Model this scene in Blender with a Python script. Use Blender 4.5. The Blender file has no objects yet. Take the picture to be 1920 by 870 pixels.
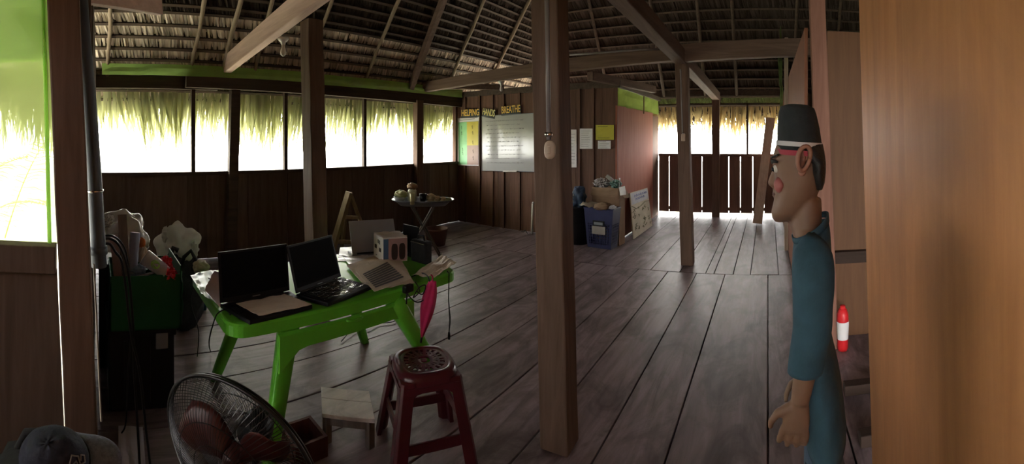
import bpy, math, random
from mathutils import Vector, Matrix, Euler, noise as mnoise
R = random.Random(7)
PI = math.pi
H, F, PX0, PY0 = 1.55, 800.0, 1440.0, 260.0      # eye height, pixels per radian, heading of the floor boards, horizon row
XL, YB, XP, YF, XR, XN = -5.36, 6.03, -2.22, 8.5, 0.28, -1.78
COL = bpy.context.scene.collection

# ---------------------------------------------------------------- placing
def at(px, py, r):
    t = (px - PX0) / F
    return Vector((r * math.sin(t), r * math.cos(t), H - (py - PY0) * r / F))
def fl(px, py, z=0.0):
    return at(px, py, (H - z) * F / (py - PY0))
def onX(px, py, X): return at(px, py, X / math.sin((px - PX0) / F))
def onY(px, py, Y): return at(px, py, Y / math.cos((px - PX0) / F))

# ---------------------------------------------------------------- mesh builder
class MB:
    def __init__(s, M=None): s.v, s.f, s.M = [], [], (M or Matrix.Identity(4))
    def add(s, vs, fs):
        b = len(s.v)
        s.v += [s.M @ Vector(p) for p in vs]
        s.f += [tuple(b + i for i in q) for q in fs]
        return s
    def box(s, c, size, rot=None, top=1.0):
        x, y, z = (k / 2 for k in size)
        Rm = Euler(rot).to_matrix() if rot is not None and not isinstance(rot, Matrix) else (rot or Matrix.Identity(3))
        vs = []
        for k, sz in ((-1, 1.0), (1, top)):
            for a, b in ((-1, -1), (1, -1), (1, 1), (-1, 1)):
                vs.append(Vector(c) + Rm @ Vector((a * x * sz, b * y * sz, k * z)))
        return s.add(vs, [(3, 2, 1, 0), (4, 5, 6, 7), (0, 1, 5, 4), (1, 2, 6, 5), (2, 3, 7, 6), (3, 0, 4, 7)])
    def b2(s, lo, hi):
        lo, hi = Vector(lo), Vector(hi)
        return s.box((lo + hi) / 2, hi - lo)
    def bar(s, p, q, w, h, up=(0, 0, 1), w2=None, h2=None):
        p, q = Vector(p), Vector(q)
        d = (q - p).normalized(); a = d.cross(Vector(up)).normalized(); u = a.cross(d)
        w2 = w if w2 is None else w2; h2 = h if h2 is None else h2
        vs = [p + a * i * w / 2 + u * j * h / 2 for i, j in ((-1, -1), (1, -1), (1, 1), (-1, 1))]
        vs += [q + a * i * w2 / 2 + u * j * h2 / 2 for i, j in ((-1, -1), (1, -1), (1, 1), (-1, 1))]
        return s.add(vs, [(0, 1, 2, 3), (7, 6, 5, 4), (4, 5, 1, 0), (5, 6, 2, 1), (6, 7, 3, 2), (7, 4, 0, 3)])
    def tube(s, pts, r, seg=8, closed=False, sq=1.0):
        pts = [Vector(p) for p in pts]; n = len(pts)
        rs = r if isinstance(r, (list, tuple)) else [r] * n
        vs, fs = [], []
        prev = None
        for i, p in enumerate(pts):
            if closed: d = pts[(i + 1) % n] - pts[i - 1]
            else: d = pts[min(i + 1, n - 1)] - pts[max(i - 1, 0)]
            d = d.normalized() if d.length > 1e-9 else Vector((0, 0, 1))
            if prev is None:
                a = d.orthogonal().normalized()
            else:
                a = prev - d * prev.dot(d)
                a = a.normalized() if a.length > 1e-6 else d.orthogonal().normalized()
            prev = a; b = d.cross(a)
            for k in range(seg):
                t = 2 * PI * k / seg
                vs.append(p + (a * math.cos(t) + b * math.sin(t) * sq) * rs[i])
        m = n if closed else n - 1
        for i in range(m):
            j = (i + 1) % n
            for k in range(seg):
                l = (k + 1) % seg
                fs.append((i * seg + k, i * seg + l, j * seg + l, j * seg + k))
        if not closed:
            fs.append(tuple(range(seg - 1, -1, -1))); fs.append(tuple((n - 1) * seg + k for k in range(seg)))
        return s.add(vs, fs)
    def lathe(s, prof, c=(0, 0, 0), seg=24, rot=None, cap=True):
        Rm = rot if isinstance(rot, Matrix) else (Euler(rot).to_matrix() if rot else Matrix.Identity(3))
        vs, fs = [], []
        for r, z in prof:
            for k in range(seg):
                t = 2 * PI * k / seg
                vs.append(Vector(c) + Rm @ Vector((r * math.cos(t), r * math.sin(t), z)))
        for i in range(len(prof) - 1):
            for k in range(seg):
                l = (k + 1) % seg
                fs.append((i * seg + k, i * seg + l, (i + 1) * seg + l, (i + 1) * seg + k))
        if cap:
            fs.append(tuple(range(seg - 1, -1, -1))); fs.append(tuple((len(prof) - 1) * seg + k for k in range(seg)))
        return s.add(vs, fs)
    def loft(s, rings, cap=True):
        n = len(rings[0]); vs = [p for r in rings for p in r]; fs = []
        for i in range(len(rings) - 1):
            for k in range(n):
                l = (k + 1) % n
                fs.append((i * n + k, i * n + l, (i + 1) * n + l, (i + 1) * n + k))
        if cap:
            fs.append(tuple(range(n - 1, -1, -1))); fs.append(tuple((len(rings) - 1) * n + k for k in range(n)))
        return s.add(vs, fs)
    def blob(s, c, rad, seed=0, amp=.15, fr=3.0, nu=28, nv=18, zmin=None, a2=.6):
        vs, fs = [], []
        for j in range(nv + 1):
            ph = -PI / 2 + PI * j / nv
            for i in range(nu):
                t = 2 * PI * i / nu
                d = Vector((math.cos(ph) * math.cos(t), math.cos(ph) * math.sin(t), math.sin(ph)))
                k = 1 + amp * mnoise.noise(d * fr + Vector((seed * 7.3, seed, 0))) + amp * a2 * mnoise.noise(d * fr * 2.7 + Vector((seed, 0, seed * 3.1)))
                p = Vector((d.x * rad[0], d.y * rad[1], d.z * rad[2])) * k + Vector(c)
                if zmin is not None: p.z = max(p.z, zmin)
                vs.append(p)
        for j in range(nv):
            for i in range(nu):
                l = (i + 1) % nu
                fs.append((j * nu + i, j * nu + l, (j + 1) * nu + l, (j + 1) * nu + i))
        return s.add(vs, fs)
    def sheet(s, a, b, c, d, n=8, m=8, amp=0.0, th=0.0, seed=1, fr=5):
        """a sheet between corners a b c d (a-b-c-d in turn), wavy by amp along its normal, th thick"""
        a, b, c, d = map(Vector, (a, b, c, d)); nr = (b - a).cross(d - a).normalized()
        vs = []
        for j in range(m + 1):
            for i in range(n + 1):
                u, v = i / n, j / m
                p = (a * (1 - u) + b * u) * (1 - v) + (d * (1 - u) + c * u) * v
                if amp: p = p + nr * amp * mnoise.noise(Vector((u * fr, v * fr, seed * 3.7)))
                vs.append(p)
        fs = [(j * (n + 1) + i, j * (n + 1) + i + 1, (j + 1) * (n + 1) + i + 1, (j + 1) * (n + 1) + i) for j in range(m) for i in range(n)]
        if th:
            k = len(vs); fs2 = [tuple(k + q for q in reversed(f)) for f in fs]
            vs += [p - nr * th for p in vs]
            rim = [i for i in range(n + 1)] + [(j) * (n + 1) + n for j in range(1, m + 1)] + [m * (n + 1) + i for i in range(n - 1, -1, -1)] + [j * (n + 1) for j in range(m - 1, 0, -1)]
            fs += fs2 + [(rim[q], k + rim[q], k + rim[(q + 1) % len(rim)], rim[(q + 1) % len(rim)]) for q in range(len(rim))]
        return s.add(vs, fs)
    def build(s, name, mat, parent=None, smooth=False, bevel=0.0, loc=None, sub=0):
        if parent is not None:
            root = parent
            while root.parent: root = root.parent
            o0 = Vector(root.location)
        elif loc is not None: o0 = Vector(loc)
        else:
            xs = [p.x for p in s.v]; ys = [p.y for p in s.v]; zs = [p.z for p in s.v]
            o0 = Vector(((min(xs) + max(xs)) / 2, (min(ys) + max(ys)) / 2, min(zs)))
        me = bpy.data.meshes.new(name)
        me.from_pydata([tuple(p - o0) for p in s.v], [], s.f)
        me.materials.append(mat); me.update()
        if smooth: me.polygons.foreach_set('use_smooth', [True] * len(me.polygons))
        o = bpy.data.objects.new(name, me); COL.objects.link(o)
        if parent is not None: o.parent = parent
        else: o.location = o0
        if bevel:
            b = o.modifiers.new('b', 'BEVEL'); b.width = bevel; b.segments = 2; b.limit_method = 'ANGLE'; b.angle_limit = .6
        if sub:
            b = o.modifiers.new('s', 'SUBSURF'); b.levels = sub; b.render_levels = sub
        return o

def tag(o, label=None, cat=None, group=None, kind=None):
    if label: o['label'] = label
    if cat: o['category'] = cat
    if group: o['group'] = group
    if kind: o['kind'] = kind
    return o
def thing(name, loc, label, cat, group=None):
    o = bpy.data.objects.new(name, None); o.empty_display_size = .05
    COL.objects.link(o); o.location = Vector(loc)
    return tag(o, label, cat, group)
def struct(o, label=None, cat=None): return tag(o, label, cat, kind='structure')
def frame(o, x, z=(0, 0, 1)):
    """4x4 at o with local x along x, z as near z as can be"""
    x = Vector(x).normalized(); z = Vector(z)
    yv = z.cross(x).normalized(); z = x.cross(yv).normalized()
    M = Matrix((x, yv, z)).transposed().to_4x4(); M.translation = Vector(o); return M
def text_mesh(txt, size, M, th=.002):
    cu = bpy.data.curves.new('lettering', 'FONT'); cu.body = txt; cu.size = size; cu.extrude = th
    cu.align_x = 'CENTER'; cu.align_y = 'CENTER'; cu.offset = size * .012
    ob = bpy.data.objects.new('lettering', cu); COL.objects.link(ob)
    bpy.context.view_layer.update()
    me = bpy.data.meshes.new_from_object(ob.evaluated_get(bpy.context.evaluated_depsgraph_get()))
    mb = MB(M); mb.add([v.co.copy() for v in me.vertices], [tuple(p.vertices) for p in me.polygons])
    bpy.data.objects.remove(ob); bpy.data.meshes.remove(me)
    return mb

# ---------------------------------------------------------------- materials
def newmat(name):
    m = bpy.data.materials.new(name); m.use_nodes = True
    nt = m.node_tree; return m, nt, nt.nodes['Principled BSDF']
def plain(name, c, rough=.6, metal=0.0, noise=.12, sc=8.0, bump=0.0, spec=.4, island=0.0):
    m, nt, p = newmat(name); N, L = nt.nodes, nt.links
    tc = N.new('ShaderNodeTexCoord'); nz = N.new('ShaderNodeTexNoise'); nz.inputs['Scale'].default_value = sc; nz.inputs['Detail'].default_value = 5
    L.new(tc.outputs['Object'], nz.inputs['Vector'])
    mr = N.new('ShaderNodeMapRange'); mr.inputs[1].default_value = .3; mr.inputs[2].default_value = .7; mr.inputs[3].default_value = 1 - noise; mr.inputs[4].default_value = 1 + noise
    L.new(nz.outputs['Fac'], mr.inputs[0])
    hs = N.new('ShaderNodeHueSaturation'); hs.inputs['Color'].default_value = (*c, 1)
    val = mr.outputs[0]
    if island:
        g = N.new('ShaderNodeNewGeometry'); m2 = N.new('ShaderNodeMapRange'); m2.inputs[3].default_value = 1 - island; m2.inputs[4].default_value = 1 + island
        L.new(g.outputs['Random Per Island'], m2.inputs[0])
        mm = N.new('ShaderNodeMath'); mm.operation = 'MULTIPLY'; L.new(val, mm.inputs[0]); L.new(m2.outputs[0], mm.inputs[1]); val = mm.outputs[0]
    L.new(val, hs.inputs['Value']); L.new(hs.outputs[0], p.inputs['Base Color'])
    p.inputs['Roughness'].default_value = rough; p.inputs['Metallic'].default_value = metal; p.inputs['Specular IOR Level'].default_value = spec
    if bump:
        b = N.new('ShaderNodeBump'); b.inputs['Strength'].default_value = bump; b.inputs['Distance'].default_value = .01
        L.new(nz.outputs['Fac'], b.inputs['Height']); L.new(b.outputs[0], p.inputs['Normal'])
    return m
def wood(name, c1, c2, axis=2, sc=1.0, rough=.75, isl=.25, bump=.25, stain=None, spec=.3, fine=60.0):
    m, nt, p = newmat(name); N, L = nt.nodes, nt.links
    tc = N.new('ShaderNodeTexCoord'); mp = N.new('ShaderNodeMapping')
    s = [fine * .35 * sc] * 3; s[axis] = 1.6 * sc; mp.inputs['Scale'].default_value = s
    g = N.new('ShaderNodeNewGeometry'); ad = N.new('ShaderNodeVectorMath'); ad.operation = 'ADD'
    mu = N.new('ShaderNodeVectorMath'); mu.operation = 'SCALE'; mu.inputs['Scale'].default_value = 13.0
    cb = N.new('ShaderNodeCombineXYZ')
    for k in range(3): L.new(g.outputs['Random Per Island'], cb.inputs[k])
    L.new(cb.outputs[0], mu.inputs[0]); L.new(tc.outputs['Object'], ad.inputs[0]); L.new(mu.outputs[0], ad.inputs[1]); L.new(ad.outputs[0], mp.inputs['Vector'])
    nz = N.new('ShaderNodeTexNoise'); nz.inputs['Scale'].default_value = 1.0; nz.inputs['Detail'].default_value = 6; nz.inputs['Roughness'].default_value = .6; nz.inputs['Distortion'].default_value = .6
    L.new(mp.outputs[0], nz.inputs['Vector'])
    rp = N.new('ShaderNodeValToRGB'); rp.color_ramp.elements[0].position = .3; rp.color_ramp.elements[1].position = .7
    rp.color_ramp.elements[0].color = (*c1, 1); rp.color_ramp.elements[1].color = (*c2, 1); L.new(nz.outputs['Fac'], rp.inputs[0])
    col = rp.outputs[0]
    if stain:
        n2 = N.new('ShaderNodeTexNoise'); n2.inputs['Scale'].default_value = stain[1]; n2.inputs['Detail'].default_value = 8; n2.inputs['Roughness'].default_value = .65
        n2.inputs['Distortion'].default_value = .8; mp2 = N.new('ShaderNodeMapping'); s2 = [1.4, 1.4, 1.4]; s2[axis] = .75; mp2.inputs['Scale'].default_value = s2
        L.new(tc.outputs['Object'], mp2.inputs[0]); L.new(mp2.outputs[0], n2.inputs['Vector'])
        r2 = N.new('ShaderNodeValToRGB'); r2.color_ramp.elements[0].position = .46; r2.color_ramp.elements[1].position = .64
        L.new(n2.outputs['Fac'], r2.inputs[0])
        mx = N.new('ShaderNodeMixRGB'); mx.inputs[2].default_value = (*stain[0], 1); L.new(r2.outputs[0], mx.inputs[0]); L.new(col, mx.inputs[1])
        k = N.new('ShaderNodeMath'); k.operation = 'MULTIPLY'; k.inputs[1].default_value = stain[2]; L.new(r2.outputs[0], k.inputs[0]); L.new(k.outputs[0], mx.inputs[0]); col = mx.outputs[0]
    hs = N.new('ShaderNodeHueSaturation'); mr = N.new('ShaderNodeMapRange'); mr.inputs[3].default_value = 1 - isl; mr.inputs[4].default_value = 1 + isl
    L.new(g.outputs['Random Per Island'], mr.inputs[0]); L.new(mr.outputs[0], hs.inputs['Value']); L.new(col, hs.inputs['Color'])
    L.new(hs.outputs[0], p.inputs['Base Color']); p.inputs['Roughness'].default_value = rough; p.inputs['Specular IOR Level'].default_value = spec
    b = N.new('ShaderNodeBump'); b.inputs['Strength'].default_value = bump; b.inputs['Distance'].default_value = .006
    L.new(nz.outputs['Fac'], b.inputs['Height']); L.new(b.outputs[0], p.inputs['Normal'])
    return m
def leafy(name, c, trans, c2=None, isl=.45, w=.5):
    """diffuse + translucent leaf"""
    m, nt, p = newmat(name); N, L = nt.nodes, nt.links; N.remove(p)
    out = N['Material Output']; g = N.new('ShaderNodeNewGeometry')
    mr = N.new('ShaderNodeMapRange'); mr.inputs[3].default_value = 1 - isl; mr.inputs[4].default_value = 1 + isl; L.new(g.outputs['Random Per Island'], mr.inputs[0])
    def hv(col):
        h = N.new('ShaderNodeHueSaturation'); h.inputs['Color'].default_value = (*col, 1); L.new(mr.outputs[0], h.inputs['Value']); return h.outputs[0]
    d = N.new('ShaderNodeBsdfDiffuse'); t = N.new('ShaderNodeBsdfTranslucent'); L.new(hv(c), d.inputs[0]); L.new(hv(trans), t.inputs[0])
    mx = N.new('ShaderNodeMixShader'); mx.inputs[0].default_value = w; L.new(d.outputs[0], mx.inputs[1]); L.new(t.outputs[0], mx.inputs[2]); L.new(mx.outputs[0], out.inputs[0])
    return m
def net(name, c, cover, weave=900.0, glow=.6):
    """woven netting: open between the threads"""
    m, nt, p = newmat(name); N, L = nt.nodes, nt.links; N.remove(p); out = N['Material Output']
    d = N.new('ShaderNodeBsdfDiffuse'); d.inputs[0].default_value = (*c, 1); t = N.new('ShaderNodeBsdfTranslucent'); t.inputs[0].default_value = (*c, 1)
    mx = N.new('ShaderNodeMixShader'); mx.inputs[0].default_value = glow; L.new(d.outputs[0], mx.inputs[1]); L.new(t.outputs[0], mx.inputs[2])
    tr = N.new('ShaderNodeBsdfTransparent'); m2 = N.new('ShaderNodeMixShader')
    tc = N.new('ShaderNodeTexCoord'); nz = N.new('ShaderNodeTexNoise'); nz.inputs['Scale'].default_value = 3.0; L.new(tc.outputs['Object'], nz.inputs['Vector'])
    mr = N.new('ShaderNodeMapRange'); mr.inputs[1].default_value = .3; mr.inputs[2].default_value = .7; mr.inputs[3].default_value = cover * .85; mr.inputs[4].default_value = min(1, cover * 1.15); L.new(nz.outputs['Fac'], mr.inputs[0])
    L.new(mr.outputs[0], m2.inputs[0]); L.new(tr.outputs[0], m2.inputs[1]); L.new(mx.outputs[0], m2.inputs[2]); L.new(m2.outputs[0], out.inputs[0])
    return m
def film(name, c, alpha=.35, rough=.12):
    """thin clear plastic"""
    m, nt, p = newmat(name); N, L = nt.nodes, nt.links
    p.inputs['Base Color'].default_value = (*c, 1); p.inputs['Roughness'].default_value = rough; p.inputs['Specular IOR Level'].default_value = .8
    tc = N.new('ShaderNodeTexCoord'); nz = N.new('ShaderNodeTexNoise'); nz.inputs['Scale'].default_value = 9.0; nz.inputs['Detail'].default_value = 3; L.new(tc.outputs['Object'], nz.inputs['Vector'])
    b = N.new('ShaderNodeBump'); b.inputs['Strength'].default_value = .5; b.inputs['Distance'].default_value = .03; L.new(nz.outputs['Fac'], b.inputs['Height']); L.new(b.outputs[0], p.inputs['Normal'])
    p.inputs['Alpha'].default_value = alpha
    return m
WALLW = wood('dark_wall_boards', (.105, .072, .054), (.175, .125, .098), 2, isl=.22)
FARW = wood('far_wall_boards', (.10, .052, .036), (.17, .09, .062), 2, isl=.25)
POSTW = wood('post_timber', (.105, .062, .042), (.185, .115, .082), 2, isl=.1)
BEAMX = wood('beam_timber_across', (.125, .078, .056), (.21, .135, .10), 0, isl=.1)
BEAMY = wood('beam_timber_along', (.11, .068, .05), (.18, .115, .088), 1, isl=.1)
BEAMD = wood('dark_beam_timber', (.06, .042, .032), (.11, .078, .058), 1, isl=.1)
PINKW = wood('pale_pink_timber', (.56, .37, .29), (.74, .53, .43), 0, isl=.05)
FLOORW = wood('floor_boards', (.115, .080, .088), (.310, .232, .250), 1, isl=.14, rough=.42, bump=.4, fine=34.0, stain=((.060, .038, .038), 2.6, .85), spec=.35)
RUSTW = wood('rust_plywood', (.26, .085, .055), (.35, .13, .085), 2, isl=.05, rough=.85, bump=.08)
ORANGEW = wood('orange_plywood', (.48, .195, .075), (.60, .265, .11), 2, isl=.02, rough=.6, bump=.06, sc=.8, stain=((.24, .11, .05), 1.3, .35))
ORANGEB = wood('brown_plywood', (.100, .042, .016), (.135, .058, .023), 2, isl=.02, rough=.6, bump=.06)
REDPOST = wood('red_brown_post', (.17, .075, .052), (.25, .12, .085), 2, isl=.05)
POLEW = wood('pole_wood', (.20, .14, .09), (.34, .26, .18), 2, isl=.2, fine=30)
PALEW = wood('pale_board', (.46, .35, .27), (.62, .49, .39), 2, isl=.08)
# ---------------------------------------------------------------- the room shell
def boards(axis, const, a0, a1, z0, z1, w, th=.022, gap=0.0, face=1, gaps=(), jig=.008, leaks=None):
    """vertical boards on a wall at x=const (axis 0) or y=const (axis 1); leaks widens chosen seams"""
    mb = MB(); a = a0; k = 0
    while a < a1 - 1e-4:
        ww = w * R.uniform(.82, 1.18); b = min(a + ww, a1)
        if a1 - b < w * .4: b = a1
        g = gap if not leaks else leaks(k, b)
        off = (jig if k % 2 else 0) * face
        o = .006 if g == 0 else 0
        lo, hi = [0, 0, z0], [0, 0, z1]
        lo[axis], hi[axis] = sorted((const + off, const + off - th * face))
        lo[1 - axis], hi[1 - axis] = a - (o if k else 0), b - g + (o if b < a1 - .001 else 0)
        mb.b2(lo, hi); a = b; k += 1
    return mb

# floor: long boards, a break across at y = 4.86
fb = MB()
def floor_run(x0, x1, y0, y1, seams, dz):
    xs = sorted([x0] + [s for s in seams if x0 < s < x1] + [x1])
    for a, b in zip(xs, xs[1:]):
        z = R.uniform(-.004, .0) + dz
        fb.b2((a + .0048, y0, z - .04), (b - .0048, y1, z))
seams = [0.0, -.49, -.82, -1.16, -1.52, -1.93, -2.27, -2.66, -3.0, -3.42, -3.8, -4.2, -4.55, -4.9, .42, .8, 1.2, 1.6, 2.0, 2.4, 2.8]
floor_run(-5.5, 3.3, -.06, 4.855, seams, 0)
floor_run(-1.83, 3.3, -3.3, -.064, seams, 0)
floor_run(-5.5, 3.3, 4.862, 8.6, [s + .12 + .03 * math.sin(i * 5) for i, s in enumerate(seams)] + [-.62, -.2, .28], 0)
fb.b2((-5.5, -.06, -.10), (3.3, 8.6, -.045)); fb.b2((-1.83, -3.3, -.10), (3.3, -.06, -.045))
struct(fb.build('floor', FLOORW, loc=(0, 0, 0), bevel=.003))

# left wall under the long windows
def lk(k, b): return .004 if k in (4, 9) else 0.0
struct(boards(0, XL, 0.0, YB, 0, 1.09, .27, face=1, leaks=lk).build('wall_left', WALLW))
struct(boards(0, XL, YB, YF, 0, 2.40, .3, face=1).build('wall_left_far', WALLW))
mb = MB(); mb.b2((XL - .06, 0, 1.08), (XL + .05, YB, 1.125)); struct(mb.build('trim_left_sill', BEAMD, bevel=.004))
# header: two overlapping timbers
mb = MB(); mb.bar((XL, -3.3, 2.275), (XL, 1.55, 2.262), .10, .165); struct(mb.build('header_beam', BEAMD, bevel=.006), 'dark header beam over the long windows, nearer length', 'beam')
mb = MB(); mb.bar((XL + .10, 1.1, 2.285), (XL + .05, YB + .1, 2.23), .09, .18); struct(mb.build('header_beam', BEAMD, bevel=.006), 'dark header beam over the long windows, farther length', 'beam')
mb = MB(); mb.bar((XL + .02, YB, 2.3), (XL + .02, YF, 2.3), .10, .17); struct(mb.build('header_beam', BEAMD, bevel=.006), 'dark wall plate beam beyond the whiteboard wall', 'beam')
# mullions of the long windows
for i, px in enumerate((362, 535, 683)):
    y = XL / math.tan((px - PX0) / F)
    mb = MB(); mb.b2((XL - .03, y - .025, 1.12), (XL + .03, y + .025, 2.22)); struct(mb.build('window_mullion', BEAMD, bevel=.003))
mb = MB(); mb.b2((XL - .03, YB - .12, 1.12), (XL + .05, YB - .06, 2.2)); struct(mb.build('window_mullion', FARW, bevel=.003))
# end wall of the wide part (seen edge-on) and near left wall with its big netted window
struct(boards(1, -.03, XL, XN - .08, 0, 2.4, .28, face=1).build('wall_end', WALLW))
nw = boards(0, XN, -3.3, -.5, 0, 1.0, .36, face=1)
vs = [(-.50, 0), (-.128, 0), (-.172, 1.0), (-.50, 1.0)]
nw.add([(XN, y, z) for y, z in vs] + [(XN - .022, y, z) for y, z in vs], [(0, 1, 2, 3), (7, 6, 5, 4), (0, 4, 5, 1), (1, 5, 6, 2), (2, 6, 7, 3), (3, 7, 4, 0)])
struct(nw.build('wall_near_left', WALLW))
mb = MB(); mb.b2((XN - .05, -3.3, .99), (XN + .035, -.175, 1.105)); struct(mb.build('trim_near_sill', WALLW, bevel=.004))
mb = MB(); mb.b2((XN - .06, -3.3, 2.62), (XN + .02, -.2, 2.78)); struct(mb.build('trim_near_header', WALLW, bevel=.004))
# whiteboard wall, boards with cover strips
mb = boards(1, YB, XL, XP, 0, 2.32, .235, face=-1, jig=.004)
struct(mb.build('wall_board', FARW))
for px in (873, 900, 925, 945, 975, 1087, 1113):
    x = YB * math.tan((px - PX0) / F)
    mb = MB(); mb.b2((x - .018, YB - .03, 0), (x + .018, YB - .005, 2.33)); struct(mb.build('wall_batten', FARW, bevel=.003))
mb = MB(); mb.b2((XL, YB - .02, 2.32), (XP + .05, YB + .06, 2.42)); struct(mb.build('trim_board_wall_plate', BEAMD, bevel=.004))
# rust plywood partition and the green net above it
mb = MB(); mb.b2((XP - .03, YB - .01, .01), (XP, 8.02, 2.05)); struct(mb.build('wall_partition', RUSTW))
mb = MB(); mb.b2((XP - .05, 8.04, .0), (XP - .01, 8.48, 2.0)); struct(mb.build('wall_partition_end', FARW))
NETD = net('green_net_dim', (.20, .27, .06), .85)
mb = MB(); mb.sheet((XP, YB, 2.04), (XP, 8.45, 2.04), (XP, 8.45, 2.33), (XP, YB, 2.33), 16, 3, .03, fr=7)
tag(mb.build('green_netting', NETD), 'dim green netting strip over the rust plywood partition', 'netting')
mb = MB(); mb.bar((XP, YB, 2.36), (XP, 8.5, 2.36), .07, .08); struct(mb.build('trim_partition_plate', BEAMD))
mb = MB(); mb.tube([(XP + .02, 7.35, 2.0), (XP + .02, 7.35, 2.5)], .012); struct(mb.build('trim_partition_stud', POLEW))
# far wall: spaced boards with daylight between
def lk2(k, b): return R.uniform(.012, .024)
struct(boards(1, YF, XP, .36, .06, 1.2, .262, face=-1, leaks=lk2, jig=.0).build('wall_far', FARW))
mb = MB(); mb.b2((XP, YF - .05, 1.19), (.36, YF + .05, 1.245)); struct(mb.build('trim_far_sill', FARW, bevel=.004))
mb = MB(); mb.b2((XP, YF - .03, .55), (.36, YF + .045, .0 + .62)) if 0 else mb.b2((XP, YF + .03, .10), (.36, YF + .06, .17)); struct(mb.build('trim_far_kick', BEAMD))
mb = MB(); mb.b2((XP, YF - .02, 2.22), (.36, YF + .02, 2.262)); struct(mb.build('trim_far_rail', BEAMD))
mb = MB(); mb.b2((XP - .1, YF - .06, 2.40), (.5, YF + .06, 2.58)); struct(mb.build('header_beam', BEAMD, bevel=.005), 'dark header beam over the far window', 'beam')
mb = MB(); mb.b2((-.43, YF - .02, 1.24), (-.39, YF + .02, 2.25)); struct(mb.build('window_mullion', BEAMD, bevel=.003))
NETF = net('green_net_far', (.28, .36, .10), .5)
mb = MB(); mb.sheet((XP, YF + .03, 2.26), (.3, YF + .03, 2.26), (.3, YF + .03, 2.42), (XP, YF + .03, 2.42), 16, 2, .01)
tag(mb.build('green_netting', NETF), 'bright green netting strip over the far window', 'netting')
DARKT = wood('dark_brown_batten', (.030, .016, .011), (.055, .030, .021), 0)
REDPLY = wood('red_brown_plywood', (.20, .078, .045), (.27, .11, .066), 2, isl=.02, bump=.06)
# right-hand partition along the boards, its jamb, and the recess behind the post
mb = MB(); mb.b2((XR, 3.26, 0), (XR + .025, 8.5, 2.40)); struct(mb.build('wall_right', REDPLY))
mb = MB(); mb.b2((XR - .05, 5.9, 0), (XR, 6.02, 2.95)); struct(mb.build('wall_right_stud', PALEW))
mb = MB(); mb.b2((XR - .03, 3.68, .0), (XR + .03, 3.76, 1.12)); struct(mb.build('trim_right_jamb', ORANGEW, bevel=.003))
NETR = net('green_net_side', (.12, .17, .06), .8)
mb = MB(); mb.sheet((XR - .06, 6.3, 2.0), (XR - .05, 7.9, 2.0), (XR - .08, 7.9, 3.1), (XR - .09, 6.3, 3.3), 8, 8, .04)
tag(mb.build('green_netting', NETR), 'dim green netting hanging along the right plywood wall near the roof', 'netting')
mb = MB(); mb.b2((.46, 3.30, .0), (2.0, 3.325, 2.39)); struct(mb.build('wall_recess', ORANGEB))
mb = MB(); mb.b2((.46, 3.24, .585), (2.0, 3.30, .675)); struct(mb.build('trim_recess_rail', DARKT, bevel=.004))
for y, z in ((2.52, .06), (2.08, .06)):
    mb = MB(); mb.b2((.46, y, 0), (1.6, y + .07, z)); struct(mb.build('floor_batten', DARKT, bevel=.004), None, None)
# big orange panel close on the right
mb = MB()
A = [(.385, 1.86, 2.75), (.435, 1.72, 0.0), (.385, -3.3, 0.0), (.385, -3.3, 2.75)]
mb.add([Vector(p) for p in A] + [Vector(p) + Vector((.03, 0, 0)) for p in A], [(0, 1, 2, 3), (7, 6, 5, 4), (1, 0, 4, 5), (2, 1, 5, 6), (3, 2, 6, 7), (0, 3, 7, 4)])
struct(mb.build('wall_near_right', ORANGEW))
# unseen walls behind and beside the camera, added; openings sized to control daylight
struct(boards(1, -3.3, XN, .4, 0, 1.55, .3, face=1).build('wall_behind_unseen', WALLW))
mb = MB(); mb.b2((XN, -3.34, 1.92), (.4, -3.3, 3.2)); struct(mb.build('wall_behind_upper_unseen', WALLW))
struct(boards(0, 3.25, -3.3, 8.6, 0, 2.3, .3, face=-1).build('wall_side_room_unseen', WALLW))
struct(boards(1, YF, .36, 3.25, 0, 2.5, .3, face=-1).build('wall_far_side_room', WALLW))

# ---------------------------------------------------------------- posts (free-standing timbers)
def post(p0, p1, w, d, mat, label, rot=0.0, cat='post'):
    mb = MB(); p0, p1 = Vector(p0), Vector(p1)
    c, s_ = math.cos(rot), math.sin(rot); vs = []
    for p in (p0, p1):
        for a, b in ((-1, -1), (1, -1), (1, 1), (-1, 1)):
            vs.append(p + Vector(((a * w * c - b * d * s_) / 2, (a * w * s_ + b * d * c) / 2, 0)))
    n = 14; V = []
    for i in range(n + 1):
        t = i / n
        for k in range(4):
            q = vs[k].lerp(vs[4 + k], t); V.append(q + Vector((R.uniform(-1, 1), R.uniform(-1, 1), 0)) * .0025)
    fs = [(3, 2, 1, 0), tuple(n * 4 + k for k in range(4))]
    for i in range(n):
        for k in range(4):
            l = (k + 1) % 4; fs.append((i * 4 + k, i * 4 + l, i * 4 + 4 + l, i * 4 + 4 + k))
    mb.add(V, fs)
    o = mb.build('support_post', mat, bevel=.008)
    return tag(o, label, cat, 'timber posts holding the roof beams')
post((-1.015, 1.91, 0), (-1.16, 2.02, 3.25), .155, .145, POSTW, 'thick square timber post with grey conduit and pull switch, in the middle of the room', .05)
post((-3.28, 1.86, 0), (-3.40, 1.86, 2.62), .17, .15, POSTW, 'pale-sided timber post behind the green table, up against the slanting tie beam', 0)
post((-.985, 5.18, 0), (-1.06, 5.18, 2.56), .15, .15, POSTW, 'dark timber post standing alone before the far windows')
post((XL + .08, 1.70, 0), (XL + .02, 1.78, 2.24), .11, .13, BEAMD, 'dark timber post dividing the long windows, nearer one')
post((XL + .08, 4.93, 0), (XL + .08, 4.93, 2.20), .11, .15, POSTW, 'timber post dividing the long windows, close to the whiteboard wall')
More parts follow.
